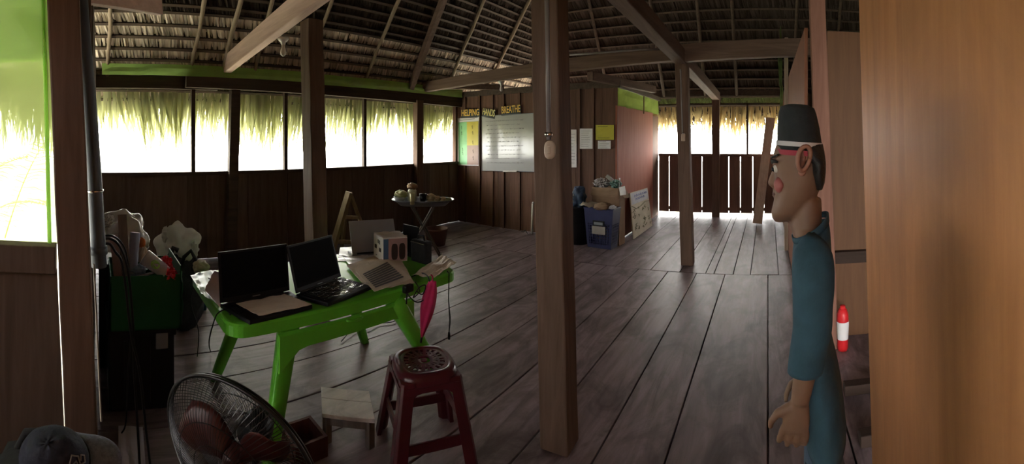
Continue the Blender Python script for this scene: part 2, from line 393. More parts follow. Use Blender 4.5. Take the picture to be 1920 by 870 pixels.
post((-1.03, 8.40, 0), (-1.03, 8.40, 2.42), .15, .12, POSTW, 'timber post standing in the far slatted wall')
post((.455, 3.14, 0), (.345, 3.20, 3.2), .12, .10, REDPOST, 'leaning reddish post beside the big orange panel')
# post at the end of the near left wall
post((-1.745, -.05, 0), (-1.745, -.178, 3.0), .09, .132, POSTW, 'wide dark post beside the green netted window')

# ---------------------------------------------------------------- beams
def beam(p, q, w, h, mat, label, w2=None, h2=None):
    mb = MB(); mb.bar(p, q, w, h, w2=w2, h2=h2); return struct(mb.build('roof_beam', mat, bevel=.008), label, 'beam')
beam(at(427, 122, 5.44) + Vector((-.1, 0, 0)), (-1.05, 1.76, 2.95), .10, .21, PINKW, 'pale pinkish tie beam slanting up from the window header, carrying a bulb')
beam((XL - .1, 5.06, 2.42), (-1.05, 5.06, 2.58), .11, .17, BEAMX, 'brown tie beam crossing before the whiteboard wall')
beam((-1.05, 5.06, 2.58), (1.2, 5.06, 2.66), .11, .21, BEAMX, 'dark tie beam running from the lone post to the right wall')
beam((-1.10, 1.2, 2.72), (-1.02, 8.6, 2.38), .14, .16, BEAMY, 'long beam running along the room over the lone post')
beam((-2.35, 5.3, 2.40), (-2.0, 7.3, 2.42), .10, .12, BEAMY, 'short beam over the rust partition')
beam((XL + .1, 5.0, 2.44), (-4.2, 5.9, 2.42), .09, .09, BEAMY, 'short strut in the corner over the poster')
mb = MB(); mb.bar(at(160, -12, 1.9), at(298, 14, 2.6), .05, .09); struct(mb.build('roof_beam', PINKW, bevel=.004), 'pale sawn timber end close under the roof by the grey pipe', 'beam')

# ---------------------------------------------------------------- thatched roof
TAN = 1.3; SL = math.sqrt(1 + TAN * TAN)
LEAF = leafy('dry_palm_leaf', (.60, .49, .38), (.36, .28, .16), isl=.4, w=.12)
LEAFD = leafy('dark_palm_leaf', (.058, .044, .035), (.04, .03, .015), isl=.5, w=.06)  # darker leaf tone for the upper left rows and the far slope
LATH = wood('thatch_lath', (.06, .04, .028), (.11, .075, .05), 1, isl=.2)
UNDER = plain('thatch_backing', (.055, .040, .027), .95, noise=.5, sc=40, bump=.8)
def thatch(name, o, u, v, n, u0, u1, s0, s1, row=.165, fine=.030, clip=None, mat=None):
    """rows of folded palm leaflets on laths. o eave corner, u along, v up the slope, n inward"""
    o, u, v, n = map(Vector, (o, u, v, n)); mb = MB(); lb = MB()
    s = s0
    while s < s1:
        a0, a1 = (u0, u1) if clip is None else clip(s)
        p, q = o + u * a0 + v * s + n * .035, o + u * a1 + v * s + n * .035
        lb.bar(p, q, .032, .03, up=n)
        a = a0; wob = R.uniform(0, 9)
        while a < a1:
            w = fine * R.uniform(.6, 1.25); L = row * R.uniform(1.2, 1.65); sk = R.uniform(.02, .07) + .02 * math.sin(a * .7 + wob)
            t = o + u * a + v * (s + .012) + n * (.03 + R.uniform(-.008, .008)); lo = o + u * (a + sk) + v * (s - L) + n * (-.012 + R.uniform(-.012, .02))
            mid = t.lerp(lo, .55) + n * R.uniform(.0, .018); tw = n * R.uniform(-.009, .009)
            mb.add([t - u * w / 2, t + u * w / 2, mid + u * w / 2 + tw, mid - u * w / 2 - tw, lo + u * w * .36, lo - u * w * .36], [(0, 1, 2, 3), (3, 2, 4, 5)])
            a += fine * .62
        s += row * R.uniform(.93, 1.07)
    lf = mb.build(name, mat or LEAF, loc=(0, 0, 0)); struct(lf)
    la = lb.build(name + '_laths', LATH, loc=(0, 0, 0)); struct(la)
vL = Vector((1, 0, TAN)) / SL; nL = Vector((TAN, 0, -1)) / SL
vF = Vector((0, -1, TAN)) / SL; nF = Vector((0, -TAN, -1)) / SL
EZ = 2.42
FX0, FY = XL, 8.55
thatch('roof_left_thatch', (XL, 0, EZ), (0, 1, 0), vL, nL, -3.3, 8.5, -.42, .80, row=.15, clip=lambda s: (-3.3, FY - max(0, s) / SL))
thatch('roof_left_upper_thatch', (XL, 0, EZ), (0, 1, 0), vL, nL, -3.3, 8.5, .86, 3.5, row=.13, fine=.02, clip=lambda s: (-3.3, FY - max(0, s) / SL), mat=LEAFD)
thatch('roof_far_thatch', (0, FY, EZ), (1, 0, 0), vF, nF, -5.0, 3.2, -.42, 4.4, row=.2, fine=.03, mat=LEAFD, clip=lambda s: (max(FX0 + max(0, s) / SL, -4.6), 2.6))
# closed outer skin of the roof: left, right, far hip, back gable
RZ = EZ + TAN * 4.36; RX = XL + 4.36; hy = FY - 4.36
mb = MB()
k = Vector((-.05, 0, .06)); e = .34
def q(*p): mb.add([Vector(x) for x in p], [tuple(range(len(p)))])
q((XL - e, -3.9, EZ - TAN * e + .07), (XL - e, FY + e, EZ - TAN * e + .07), (RX, hy, RZ + .07), (RX, -3.9, RZ + .07))
q((RX, -3.9, RZ + .07), (RX, hy, RZ + .07), (RX + 4.36 + e, FY + e, EZ - TAN * e + .07), (RX + 4.36 + e, -3.9, EZ - TAN * e + .07))  # right slope, out of view, put in to block light
q((XL - e, FY + e, EZ - TAN * e + .07), (RX + 4.36 + e, FY + e, EZ - TAN * e + .07), (RX, hy, RZ + .07))
q((XL - .3, -3.9, 2.2), (RX + 4.5, -3.9, 2.2), (RX, -3.9, RZ + .06))
o = mb.build('roof_shell', UNDER, loc=(0, 0, 0)); struct(o)
md = o.modifiers.new('t', 'SOLIDIFY'); md.thickness = .05; md.offset = 1

# rafters: round poles lying under the thatch
def rafter(y, y2, s0, s1, r, mat=POLEW):
    p = Vector((XL, y, EZ)) + vL * s0 + nL * (.05 + r); q_ = Vector((XL, y2, EZ)) + vL * s1 + nL * (.05 + r)
    mb = MB(); n = 10
    mb.tube([p.lerp(q_, i / n) + Vector((0, R.uniform(-1, 1) * .012, 0)) for i in range(n + 1)], [r * R.uniform(.9, 1.1) for _ in range(n + 1)], 8)
    struct(mb.build('rafter', mat, smooth=True))
for y, y2, r in ((.12, .2, .026), (1.17, 1.3, .026), (1.58, 1.75, .032), (2.02, 2.02, .026), (2.75, 2.9, .024), (3.80, 3.80, .026), (5.62, 5.2, .026), (6.7, 6.3, .03), (-1.0, -1.0, .026)):
    rafter(y, y2, -.05, 3.2, r)
mb = MB(); mb.bar(Vector((XL + .06, 4.72, EZ)) + nL * .07, Vector((XL, 4.35, EZ)) + vL * 3.2 + nL * .09, .085, .10); struct(mb.build('rafter', BEAMX, bevel=.006))
for x, x2 in ((-3.3, -3.1), (-2.1, -2.0), (-1.25, -1.2), (-.62, -.62), (.5, .5), (1.3, 1.2)):
    p = Vector((x, FY, EZ)) + vF * .05 + nF * .08; q_ = Vector((x2, FY, EZ)) + vF * 4.3 + nF * .08
    mb = MB(); mb.tube([p.lerp(q_, i / 8) for i in range(9)], .03, 8); struct(mb.build('rafter', LATH, smooth=True))
# hip pole
p = Vector((FX0, FY, EZ)); q_ = p + Vector((1, -1, TAN)) * 3.2
mb = MB(); mb.tube([p + Vector((.1, -.1, -.05)), q_ + Vector((.1, -.1, -.05))], .055, 8); struct(mb.build('rafter', BEAMD, smooth=True))

# eave fringe hanging outside the windows: long ragged palm blades
FRL = leafy('eave_palm_blade', (.44, .43, .27), (.62, .63, .40), isl=.3, w=.55)
FRF = leafy('far_eave_palm_blade', (.48, .39, .22), (.66, .54, .30), isl=.25, w=.55)
def fringe(name, o, u, out, u0, u1, mat, zt, zb, layers=4, step=.02, w=.035, label='', jag=1.0):
    o, u, out = map(Vector, (o, u, out)); mb = MB()
    for L in range(layers):
        a = u0 + L * .007
        while a < u1:
            k = mnoise.noise(Vector((a * 1.5, 1.7, 3))) * .75 + mnoise.noise(Vector((a * 4.5, L * 1.1, 9))) * .45
            top = zt + R.uniform(-.05, .05); fr_ = .80 - .42 * k * jag + R.uniform(-.24, .2)
            fr_ = min(1.12, max(.22, fr_)); bot = top + (zb - top) * fr_
            sw = R.uniform(-.16, .16) + .30 * mnoise.noise(Vector((a * .9, 5, L * .6)))
            d = .02 + .05 * L
            P = lambda t, du: o + u * (a + sw * t * t + du) + out * (d + (.10 + .05 * L) * t * .8) + Vector((0, 0, top + (bot - top) * t))
            ww = w * R.uniform(.6, 1.3)
            vs = []
            for t, f_ in ((0, 1), (.4, 1), (.72, .62), (1, .05)):
                vs += [P(t, -ww / 2 * f_), P(t, ww / 2 * f_)]
            mb.add(vs, [(0, 1, 3, 2), (2, 3, 5, 4), (4, 5, 7, 6)])
            a += step * R.uniform(.6, 1.4)
    return tag(mb.build(name, mat, loc=(0, 0, 0)), label, 'thatch', kind='stuff')
fringe('thatch_fringe', (XL - .10, 0, 0), (0, 1, 0), (-1, 0, 0), -3.4, 6.6, FRL, 2.45, 1.30, label='ragged yellow-green palm thatch hanging outside the long windows')
fringe('thatch_fringe', (0, YF + .12, 0), (1, 0, 0), (0, 1, 0), -2.6, .6, FRF, 2.56, 1.45, label='ragged tan palm thatch hanging outside the far window')

# green insect netting
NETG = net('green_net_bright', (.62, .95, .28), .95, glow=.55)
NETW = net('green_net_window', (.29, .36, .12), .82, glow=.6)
NETU = net('green_net_fold', (.64, .88, .40), .9, glow=.55)
NETL = net('green_net_faint', (.42, .46, .12), .07, glow=.6)
def strip(y0, y1, z0, z1, lab):
    mb = MB(); mb.sheet((XL + .155, y0, z0), (XL + .155, y1, z0), (XL + .15, y1, z1), (XL + .15, y0, z1), 24, 3, .02, fr=6)
    tag(mb.build('green_netting', NETG), lab, 'netting')
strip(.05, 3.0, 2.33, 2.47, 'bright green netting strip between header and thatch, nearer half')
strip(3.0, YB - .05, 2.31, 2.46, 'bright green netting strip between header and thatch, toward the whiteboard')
mb = MB(); mb.sheet((XN - .03, -3.3, 1.1), (XN - .03, -.155, 1.1), (XN - .03, -.215, 2.72), (XN - .03, -3.3, 2.72), 24, 16, .025, fr=4)
root = tag(mb.build('window_netting', NETW), 'big pale green insect net stretched over the window beside the wide post', 'netting')
mb = MB(); mb.sheet((XN - .06, -3.3, 1.89), (XN - .06, -.19, 1.89), (XN - .06, -.21, 2.72), (XN - .06, -3.3, 2.72), 16, 8, .02, seed=4)
mb.build('upper_fold', NETU, root)
mb = MB(); mb.tube([(XN - .028, -.205, 1.1), (XN - .028, -.245, 2.7)], .009, 6); mb.build('net_hem', NETG, root)
mb = MB(); mb.tube([(XN - .05, -3.3, 1.89), (XN - .05, -.19, 1.89)], .006, 6); mb.build('net_hem', NETG, root)
ys = [0.02, 1.17, 1.70, 2.43, 3.74, 4.93, YB - .1]
for i, (a, b) in enumerate(zip(ys, ys[1:])):
    mb = MB(); mb.sheet((XL - .035, a, 1.12), (XL - .035, b, 1.12), (XL - .035, b, 2.22), (XL - .035, a, 2.22), 4, 4, .004)
    struct(mb.build('window_%d' % (i + 1), NETL))

# outdoors: ground, palm fronds beyond the netted window
GRASS = plain('grass_ground', (.44, .44, .36), .9, noise=.3, sc=2.0)
mb = MB(); mb.sheet((-40, -40, -.6), (40, -40, -.6), (40, 40, -.6), (-40, 40, -.6), 8, 8); struct(mb.build('ground', GRASS, loc=(0, 0, 0)))
PALM = leafy('palm_frond', (.30, .48, .10), (.62, .85, .22), isl=.2, w=.6)
def frond(p, tip, side, lab, n=34, sag=.5):
    p, tip = Vector(p), Vector(tip); mb = MB(); st = MB()
    pts = []
    for i in range(n + 1):
        t = i / n; pts.append(p.lerp(tip, t) + Vector((0, 0, sag * 4 * t * (1 - t) * .5)))
    st.tube(pts, [.014 * (1 - .8 * i / n) for i in range(n + 1)], 6)
    d = (tip - p).normalized(); sd = d.cross(Vector((0, 0, 1))).normalized()
    for i in range(2, n + 1):
        for s_ in (-1, 1):
            L = .55 * math.sin(PI * (.15 + .8 * i / n)) * R.uniform(.85, 1.1)
            e_ = pts[i] + sd * s_ * L * .8 + d * L * .45 + Vector((0, 0, -L * R.uniform(.15, .5)))
            m_ = pts[i].lerp(e_, .5) + Vector((0, 0, .05)); w = d * .016
            mb.add([pts[i] - w, pts[i] + w, m_ + w, m_ - w, e_], [(0, 1, 2, 3), (3, 2, 4)])
    r_ = thing('palm_frond', p, lab, 'palm frond', 'palm fronds outside the netted window')
    mb.build('leaflets', PALM, r_); st.build('midrib', PALM, r_)
frond((-8.6, -1.9, -.5), (-6.6, -.35, 1.9), 1, 'arching palm frond outside the netted window, tallest', sag=1.0)
frond((-8.0, -3.0, -.5), (-6.6, -1.1, 1.25), 1, 'arching palm frond outside the netted window, mid height', sag=.8)
frond((-7.6, -2.6, -.5), (-6.3, -.75, .55), 1, 'low palm frond outside the netted window', sag=.7)
# ---------------------------------------------------------------- materials of the things
GREENP = plain('green_plastic', (.13, .50, .035), .28, noise=.04, spec=.5)
BLACKP = plain('black_plastic', (.009, .009, .011), .42, noise=.05, spec=.25)
SCREEN = plain('dark_screen', (.006, .0065, .008), .7, noise=.03, spec=.05)
GREYP = plain('grey_plastic', (.23, .25, .27), .4, noise=.05)
PVC = plain('grey_pvc', (.085, .095, .11), .6, noise=.06)
CONDUIT = plain('grey_conduit', (.22, .19, .19), .35, noise=.05)
STEEL = plain('bright_steel', (.7, .68, .66), .25, metal=1.0)
DSTEEL = plain('dark_wire_steel', (.035, .032, .032), .3, metal=.6)
WHITEP = plain('white_plastic', (.72, .69, .64), .35, noise=.04)
BEIGEP = plain('beige_switch', (.55, .42, .33), .45, noise=.05)
PAPER = plain('white_paper', (.72, .70, .70), .8, noise=.03)
PAPERL = plain('lavender_paper', (.55, .50, .58), .8, noise=.05)
PAPERT = plain('tan_paper', (.70, .59, .48), .8, noise=.05)
PAPERB = plain('pale_blue_plastic_sheet', (.50, .62, .70), .3, noise=.08, bump=.4)
YELLOWP = plain('yellow_paper', (.52, .48, .06), .8, noise=.04)
INK = plain('grey_ink', (.28, .28, .28), .8)
INKD = plain('dark_ink', (.06, .05, .05), .8)
INKB = plain('blue_ink', (.14, .16, .36), .8)
LETTER = plain('orange_yellow_letters', (.85, .55, .13), .6)
LETTERY = plain('pale_yellow_letters', (.85, .75, .30), .6)
CARDB = plain('cardboard', (.27, .175, .11), .85, noise=.1)
MAROON = plain('maroon_plastic', (.075, .009, .015), .3, noise=.06, spec=.5)
MAGENTA = plain('magenta_cloth', (.42, .012, .085), .8, noise=.12, sc=20, bump=.4)
BAGW = leafy('white_bag_plastic', (.62, .60, .57), (.55, .53, .48), isl=.02, w=.35)
BAGC = film('clear_bag_plastic', (.62, .58, .52), .5, .25)
FILM = film('crinkled_clear_film', (.20, .20, .21), .5, .12)
PAPERG = plain('glossy_white_sheet', (.80, .79, .82), .32, noise=.02, spec=.6)
BLACKC = plain('black_cloth', (.014, .014, .016), .8, noise=.2, sc=30, bump=.4)
NAVY = plain('navy_denim', (.017, .019, .036), .8, noise=.25, sc=60, bump=.3)
DENIML = plain('faded_denim', (.16, .165, .26), .8, noise=.25, sc=90, bump=.3)
GREENB = plain('green_box_card', (.010, .115, .040), .6, noise=.1)
BLUEC = plain('blue_crate_plastic', (.030, .034, .10), .4, noise=.1)
BLUEB = plain('blue_bag', (.03, .15, .25), .5, noise=.15)
REDP = plain('red_plastic', (.62, .02, .025), .4, noise=.08)
GRAYW = wood('weathered_pale_wood', (.62, .55, .54), (.80, .72, .70), 1, isl=.05, stain=((.30, .25, .24), 5, .5))
EASEL = wood('easel_wood', (.22, .165, .10), (.33, .255, .16), 2, isl=.1)
BOARDW = plain('whiteboard_enamel', (.42, .42, .41), .10, noise=.02, spec=.6)

def cord(name, pts, r, mat, label, cat='cable', group=None, n=6):
    """smooth cable through points"""
    pts = [Vector(p) for p in pts]; out = []
    for i in range(len(pts) - 1):
        p0, p1, p2, p3 = pts[max(i - 1, 0)], pts[i], pts[i + 1], pts[min(i + 2, len(pts) - 1)]
        for k in range(n):
            t = k / n
            out.append(.5 * ((2 * p1) + (p2 - p0) * t + (2 * p0 - 5 * p1 + 4 * p2 - p3) * t * t + (3 * p1 - p0 - 3 * p2 + p3) * t ** 3))
    out.append(pts[-1])
    mb = MB(); mb.tube(out, r, 6); o = mb.build(name, mat, smooth=True)
    return tag(o, label, cat, group) if label else o

# ---------------------------------------------------------------- green table
TX0, TX1, TY0, TY1, TZ = -2.60, -1.79, .57, 2.03, .72
tb = thing('plastic_table', ((TX0 + TX1) / 2, 1.3, 0), 'bright green plastic table crowded with laptops and papers', 'table')
def rrect(x0, x1, y0, y1, z, r, n=6):
    pts = []
    for cx, cy, a in ((x1 - r, y1 - r, 0), (x0 + r, y1 - r, PI / 2), (x0 + r, y0 + r, PI), (x1 - r, y0 + r, 3 * PI / 2)):
        for k in range(n + 1):
            t = a + PI / 2 * k / n; pts.append(Vector((cx + r * math.cos(t), cy + r * math.sin(t), z)))
    return pts
mb = MB(); rr = lambda d, z, r=.09: rrect(TX0 + d, TX1 - d, TY0 + d, TY1 - d, z, r)
mb.loft([rr(.02, TZ - .055), rr(.0, TZ - .06), rr(.0, TZ - .012), rr(.006, TZ - .002), rr(.015, TZ)])
mb.build('tabletop', GREENP, tb, smooth=False)
# aprons: proud long bands with a carrying loop, arched into the legs
for x in (TX1 + .012, TX0 - .012):
    mb = MB()
    ys_ = [.80 + i * (1.62 - .80) / 16 for i in range(17)]; vs = []
    for y in ys_:
        e_ = abs((y - 1.21) / .41); zb = .575 - .10 * max(0, e_ - .72) / .28
        for dx, z in ((-.012, .655), (.012, .648), (.012, zb), (-.012, zb)): vs.append((x + dx, y, z))
    fs = []
    for i in range(16):
        for k in range(4):
            l = (k + 1) % 4; fs.append((i * 4 + k, i * 4 + l, i * 4 + 4 + l, i * 4 + 4 + k))
    fs += [(3, 2, 1, 0), (64, 65, 66, 67)]; mb.add(vs, fs); mb.build('apron', GREENP, tb, bevel=.004)
mb = MB(); mb.tube([(TX1 + .03 + .018 * math.cos(t), 1.21 + .045 * math.sin(t), .648) for t in [2 * PI * k / 16 for k in range(16)]], .006, 6, closed=True); mb.build('hanging_loop', GREENP, tb, smooth=True)
for (fx, fy), (tx, ty) in (((-1.755, .73), (-1.87, .90)), ((-1.75, 1.90), (-1.80, 1.50)), ((-2.64, .74), (-2.50, .95)), ((-2.63, 1.90), (-2.5, 1.62))):
    mb = MB(); rings = []
    d = Vector((tx - fx, ty - fy, .66)).normalized(); a_ = Vector((0, 1, 0)); a_ = (a_ - d * a_.dot(d)).normalized(); b_ = d.cross(a_)
    for i in range(9):
        t = i / 8; c = Vector((fx, fy, 0)).lerp(Vector((tx, ty, .66)), t); w_ = .030 + .022 * t; h_ = .026 + .012 * t
        rings.append([c + a_ * w_ * math.copysign(abs(math.cos(q_)) ** .55, math.cos(q_)) + b_ * h_ * math.copysign(abs(math.sin(q_)) ** .55, math.sin(q_)) for q_ in [2 * PI * k / 16 for k in range(16)]])
    for rg in rings[:1]:
        for p in rg: p.z = 0
    mb.loft(rings); mb.build('leg', GREENP, tb, smooth=True)

# ---------------------------------------------------------------- laptops
def laptop(name, hl, hr, fr, fl_, lid_h, tilt, label, lidmat=BLACKP, keymat=BLACKP, basemat=BLACKP, z=TZ, group='laptops on the green table', logo=True):
    """hinge left/right and front right/left corners as the user sees them; tilt leans the lid back from upright"""
    hl, hr, fr, fl_ = [Vector((p[0], p[1], z)) for p in (hl, hr, fr, fl_)]
    t = thing(name, (hl + hr + fr + fl_) / 4, label, 'laptop', group)
    mb = MB(); base = [fl_, fr, hr, hl]; up = Vector((0, 0, 1))
    mb.add([p + up * .002 for p in base] + [p + up * .022 for p in base], [(3, 2, 1, 0), (4, 5, 6, 7), (0, 1, 5, 4), (1, 2, 6, 5), (2, 3, 7, 6), (3, 0, 4, 7)])
    mb.build('base', basemat, t, bevel=.004)
    x = (hr - hl).normalized(); y = ((hl + hr) / 2 - (fl_ + fr) / 2).normalized(); W = (hr - hl).length
    kb = MB(); c = (fl_ + fr) / 2; D = ((hl + hr) / 2 - c).length
    for r_ in range(5):
        for k in range(13):
            p = c + x * ((k - 6) * W * .068) + y * (D * (.42 + .105 * r_)); kb.box(p + up * .0225, (W * .058, D * .088, .004), Matrix((x, y, up)).transposed())
    kb.build('keyboard', keymat, t)
    tp = MB(); tp.box(c + y * D * .2 + up * .0225, (W * .28, D * .24, .0015), Matrix((x, y, up)).transposed()); tp.build('touchpad', GREYP if keymat is not BLACKP else BLACKP, t)
    d = (up * math.cos(tilt) + y * math.sin(tilt)).normalized(); n_ = x.cross(d).normalized()
    lc = (hl + hr) / 2 + up * .024 + d * lid_h / 2; RM = Matrix((x, d, x.cross(d))).transposed()
    lb = MB(); lb.box(lc, (W, lid_h, .009), RM); lid = lb.build('lid', lidmat, t, bevel=.003)
    s_ = MB(); s_.box(lc + RM @ Vector((0, .006, .0052)), (W * .93, lid_h * .86, .001), RM); s_.build('screen', SCREEN, lid)
    if logo:
        s_ = MB(); s_.box(lc + RM @ Vector((0, -lid_h * .465, .0055)), (W * .11, lid_h * .018, .001), RM); s_.build('logo_mark', GREYP, lid)
    hb = MB(); hb.tube([hl + up * .022 + x * W * .1, hr + up * .022 - x * W * .1], .008, 8); hb.build('hinge', BLACKP, t)
    return t, c, x, y, W, D
_, c, x, y, W, D = laptop('laptop', (-2.005, .59), (-2.045, .985), (-1.815, 1.00), (-1.775, .66), .245, .10, 'open black laptop with tan paper over its keys, nearest on the green table')
up = Vector((0, 0, 1))
mb = MB(); a = c + up * .0285
mb.sheet(a - x * .115 + y * .015, a + x * .165 - y * .0, a + x * .14 + y * D * .82, a - x * .135 + y * D * .82, 12, 8, .005, th=.0015, seed=3)
tag(mb.build('paper_sheet', PAPERT), 'tan paper sheet lying over the keys of the nearest laptop', 'paper')
t2, c, x, y, W, D = laptop('laptop', (-1.985, .995), (-2.10, 1.345), (-1.875, 1.405), (-1.80, 1.075), .245, .30, 'open black laptop with crinkled clear film over its keys, beside the nearest laptop')
mb = MB(); a = c + up * .031
mb.sheet(a - x * .16 + y * .02, a + x * .17 + y * .0, a + x * .16 + y * D * .92, a - x * .12 + y * D * .9, 30, 24, .020, seed=8, fr=5)
for v_ in mb.v: v_.z = max(v_.z, TZ + .028)
tag(mb.build('plastic_film', FILM, smooth=True), 'crinkled shiny clear plastic film lying on the second black laptop', 'plastic film')
# silver laptop seen from behind
LIDG = plain('silver_lid', (.26, .275, .30), .35, noise=.03)
t3, *_ = laptop('laptop', (-2.36, 2.00), (-2.475, 1.68), (-2.565, 1.70), (-2.45, 2.015), .225, -.30, 'grey lidded laptop standing open behind the white box', LIDG, GREYP, LIDG, logo=False)
t4, *_ = laptop('laptop', (-2.165, 2.02), (-2.33, 2.02), (-2.33, 1.99), (-2.165, 1.99), .19, .05, 'black tablet computer standing open beyond the white box', BLACKP, BLACKP, BLACKP, logo=False)
# white product box
bx = thing('product_box', (-2.30, 1.85, TZ), 'white cardboard box with dark printed pictures, on the green table', 'box')
A_, B_, C_ = Vector((-2.235, 1.765, TZ)), Vector((-2.17, 1.925, TZ)), Vector((-2.385, 1.80, TZ))
ex, ey = (B_ - A_), (C_ - A_); Dq = A_ + ex + ey; hb = Vector((0, 0, .165))
mb = MB(); base = [A_, B_, Dq, C_]; mb.add(base + [p + hb for p in base], [(3, 2, 1, 0), (4, 5, 6, 7), (0, 1, 5, 4), (1, 2, 6, 5), (2, 3, 7, 6), (3, 0, 4, 7)])
mb.build('carton', PAPER, bx, bevel=.002)
def panel(o, u, v, u0, u1, v0, v1, mat, name, parent, off=.0012):
    n_ = u.cross(v).normalized(); m_ = MB()
    m_.add([o + u * a_ + v * b_ + n_ * off for a_, b_ in ((u0, v0), (u1, v0), (u1, v1), (u0, v1))] + [o + u * a_ + v * b_ for a_, b_ in ((u0, v0), (u1, v0), (u1, v1), (u0, v1))], [(0, 1, 2, 3), (0, 4, 5, 1), (1, 5, 6, 2), (2, 6, 7, 3), (3, 7, 4, 0)])
    return m_.build(name, mat, parent)
PINKP = plain('pink_print', (.42, .27, .27), .6, noise=.2); BLUEP = plain('blue_print', (.06, .14, .26), .6)
panel(A_, ex, hb, .02, .3, .05, .95, BLUEP, 'printed_band', bx)
panel(A_, ex, hb, .22, .98, .05, .95, PINKP, 'printed_picture', bx, .0016)
for u_ in (.47, .78):
    m_ = MB(); n_ = ex.cross(hb).normalized(); ring = []
    cc = A_ + ex * u_ + hb * .42
    for k in range(20):
        t = 2 * PI * k / 20; ring.append(cc + ex * .13 * math.copysign(abs(math.cos(t)) ** .6, math.cos(t)) + hb * .33 * math.copysign(abs(math.sin(t)) ** .6, math.sin(t)) + n_ * .0022)
    m_.loft([[p - n_ * .001 for p in ring], ring]); m_.build('printed_shoe', plain('dark_print', (.035, .02, .022), .6), bx)
ez = -ey
for u_, v_, w_, h_ in ((.50, .70, .09, .16), (.64, .68, .09, .16), (.24, .45, .22, .16), (.70, .38, .22, .16), (.3, .1, .06, .04)):
    panel(C_, ez, hb, u_ - w_ / 2, u_ + w_ / 2, v_ - h_ / 2 + .08, v_ + h_ / 2 + .08, INKD, 'printed_icon', bx)
mb = MB(); T_ = [p + hb for p in base]; mb.sheet(T_[0] + up * .002, T_[1] + up * .002, T_[2] + up * .012, T_[3] + up * .006, 10, 10, .008, seed=5, th=.002); mb.build('folded_flap', PAPER, bx)
# black case standing next to it
kc = thing('computer_case', (-2.11, 1.97, TZ), 'black carrying case standing at the end of the green table', 'case')
mb = MB(); mb.b2((-2.155, 1.94, TZ), (-2.01, 2.005, TZ + .15)); mb.build('body', BLACKC, kc, bevel=.012)
mb = MB(); mb.tube([(-2.12, 1.972, TZ + .145), (-2.11, 1.972, TZ + .18), (-2.06, 1.972, TZ + .18), (-2.05, 1.972, TZ + .145)], .006); mb.build('handle', BLACKC, kc, smooth=True)
mb = MB(); mb.tube([(-2.15, 1.937, TZ + .135), (-2.02, 1.937, TZ + .135)], .003); mb.build('zip', STEEL, kc)

# papers on the table
def paper(name, pts, mat, label, z=.002, amp=.004, seed=1, th=.0012, group=None, n=10):
    mb = MB(); P = [Vector((p[0], p[1], TZ + z)) for p in pts]; mb.sheet(*P, n, n, amp, th=th, seed=seed)
    return tag(mb.build(name, mat), label, 'paper', group)
def tp(px, py, z=0.0): return fl(px, py, TZ + z)
paper('paper_sheet', [tp(633, 490), tp(638, 465), tp(690, 461), tp(712, 493)], PAPERG, 'bright white sheet between the two black laptops and the white box', .002, seed=2)
paper('paper_sheet', [tp(655, 500), tp(640, 478), tp(690, 480), tp(722, 505)], PAPERG, 'lavender white sheet overlapping the bright one behind the paper pile', .006, seed=4)
pile = [([(688, 541), (650, 498), (712, 476), (752, 512)], PAPERT, 'bottom sheet of the tan paper pile on the green table', .010),
        ([(722, 540), (690, 492), (752, 487), (777, 530)], PAPERT, 'middle sheet of the tan paper pile, turned to the right', .016)]
for i, (q_, m_, l_, z_) in enumerate(pile): paper('paper_sheet', [tp(*p, z_) for p in q_], m_, l_, z_, .006, 10 + i)
pt = thing('paper_sheet', tp(715, 515, .02), 'top sheet of the tan paper pile, printed with a dark table', 'paper')
q_ = [tp(702, 547, .022), tp(668, 510, .022), tp(724, 480, .022), tp(772, 522, .022)]
mb = MB(); mb.sheet(*q_, 10, 10, .002, th=.001, seed=21); mb.build('sheet', PAPERT, pt)
a_, b_, c_, d_ = q_
def bl(u, v): return (a_ * (1 - u) + b_ * u) * (1 - v) + (d_ * (1 - u) + c_ * u) * v + up * .0035
for r_ in range(9):
    mb = MB(); v0, v1 = .06 + r_ * .0, .75
    u0 = .10 + r_ * .078; mb.add([bl(u0, .08), bl(u0 + .055, .08), bl(u0 + .055, .86), bl(u0, .86)], [(3, 2, 1, 0)]); mb.build('printed_row', INKD, pt)
paper('paper_sheet', [tp(772, 517, .01), tp(828, 478, .012), tp(856, 491, .012), tp(815, 520, .01)], PAPERT, 'curling tan sheet lying over the far corner of the green table', .012, .012, 31)
pb = MB(); pb.sheet(tp(357, 516, .004), tp(404, 506, .004), tp(412, 572, .004), tp(378, 552, .004), 16, 12, .012, seed=6, fr=7)
for v_ in pb.v: v_.z = max(v_.z, TZ + .003)
tag(pb.build('plastic_sheet', PAPERB, smooth=True), 'pale blue plastic sheet crumpled over the near corner of the green table', 'plastic sheet')
pb = MB(); pb.sheet(tp(383, 543, .01), tp(402, 508, .12), tp(411, 510, .10), tp(413, 577, .006), 10, 8, .01, seed=9)
tag(pb.build('paper_sheet', PAPERL, smooth=True), 'lavender sheet propped against the back of the nearest laptop', 'paper')

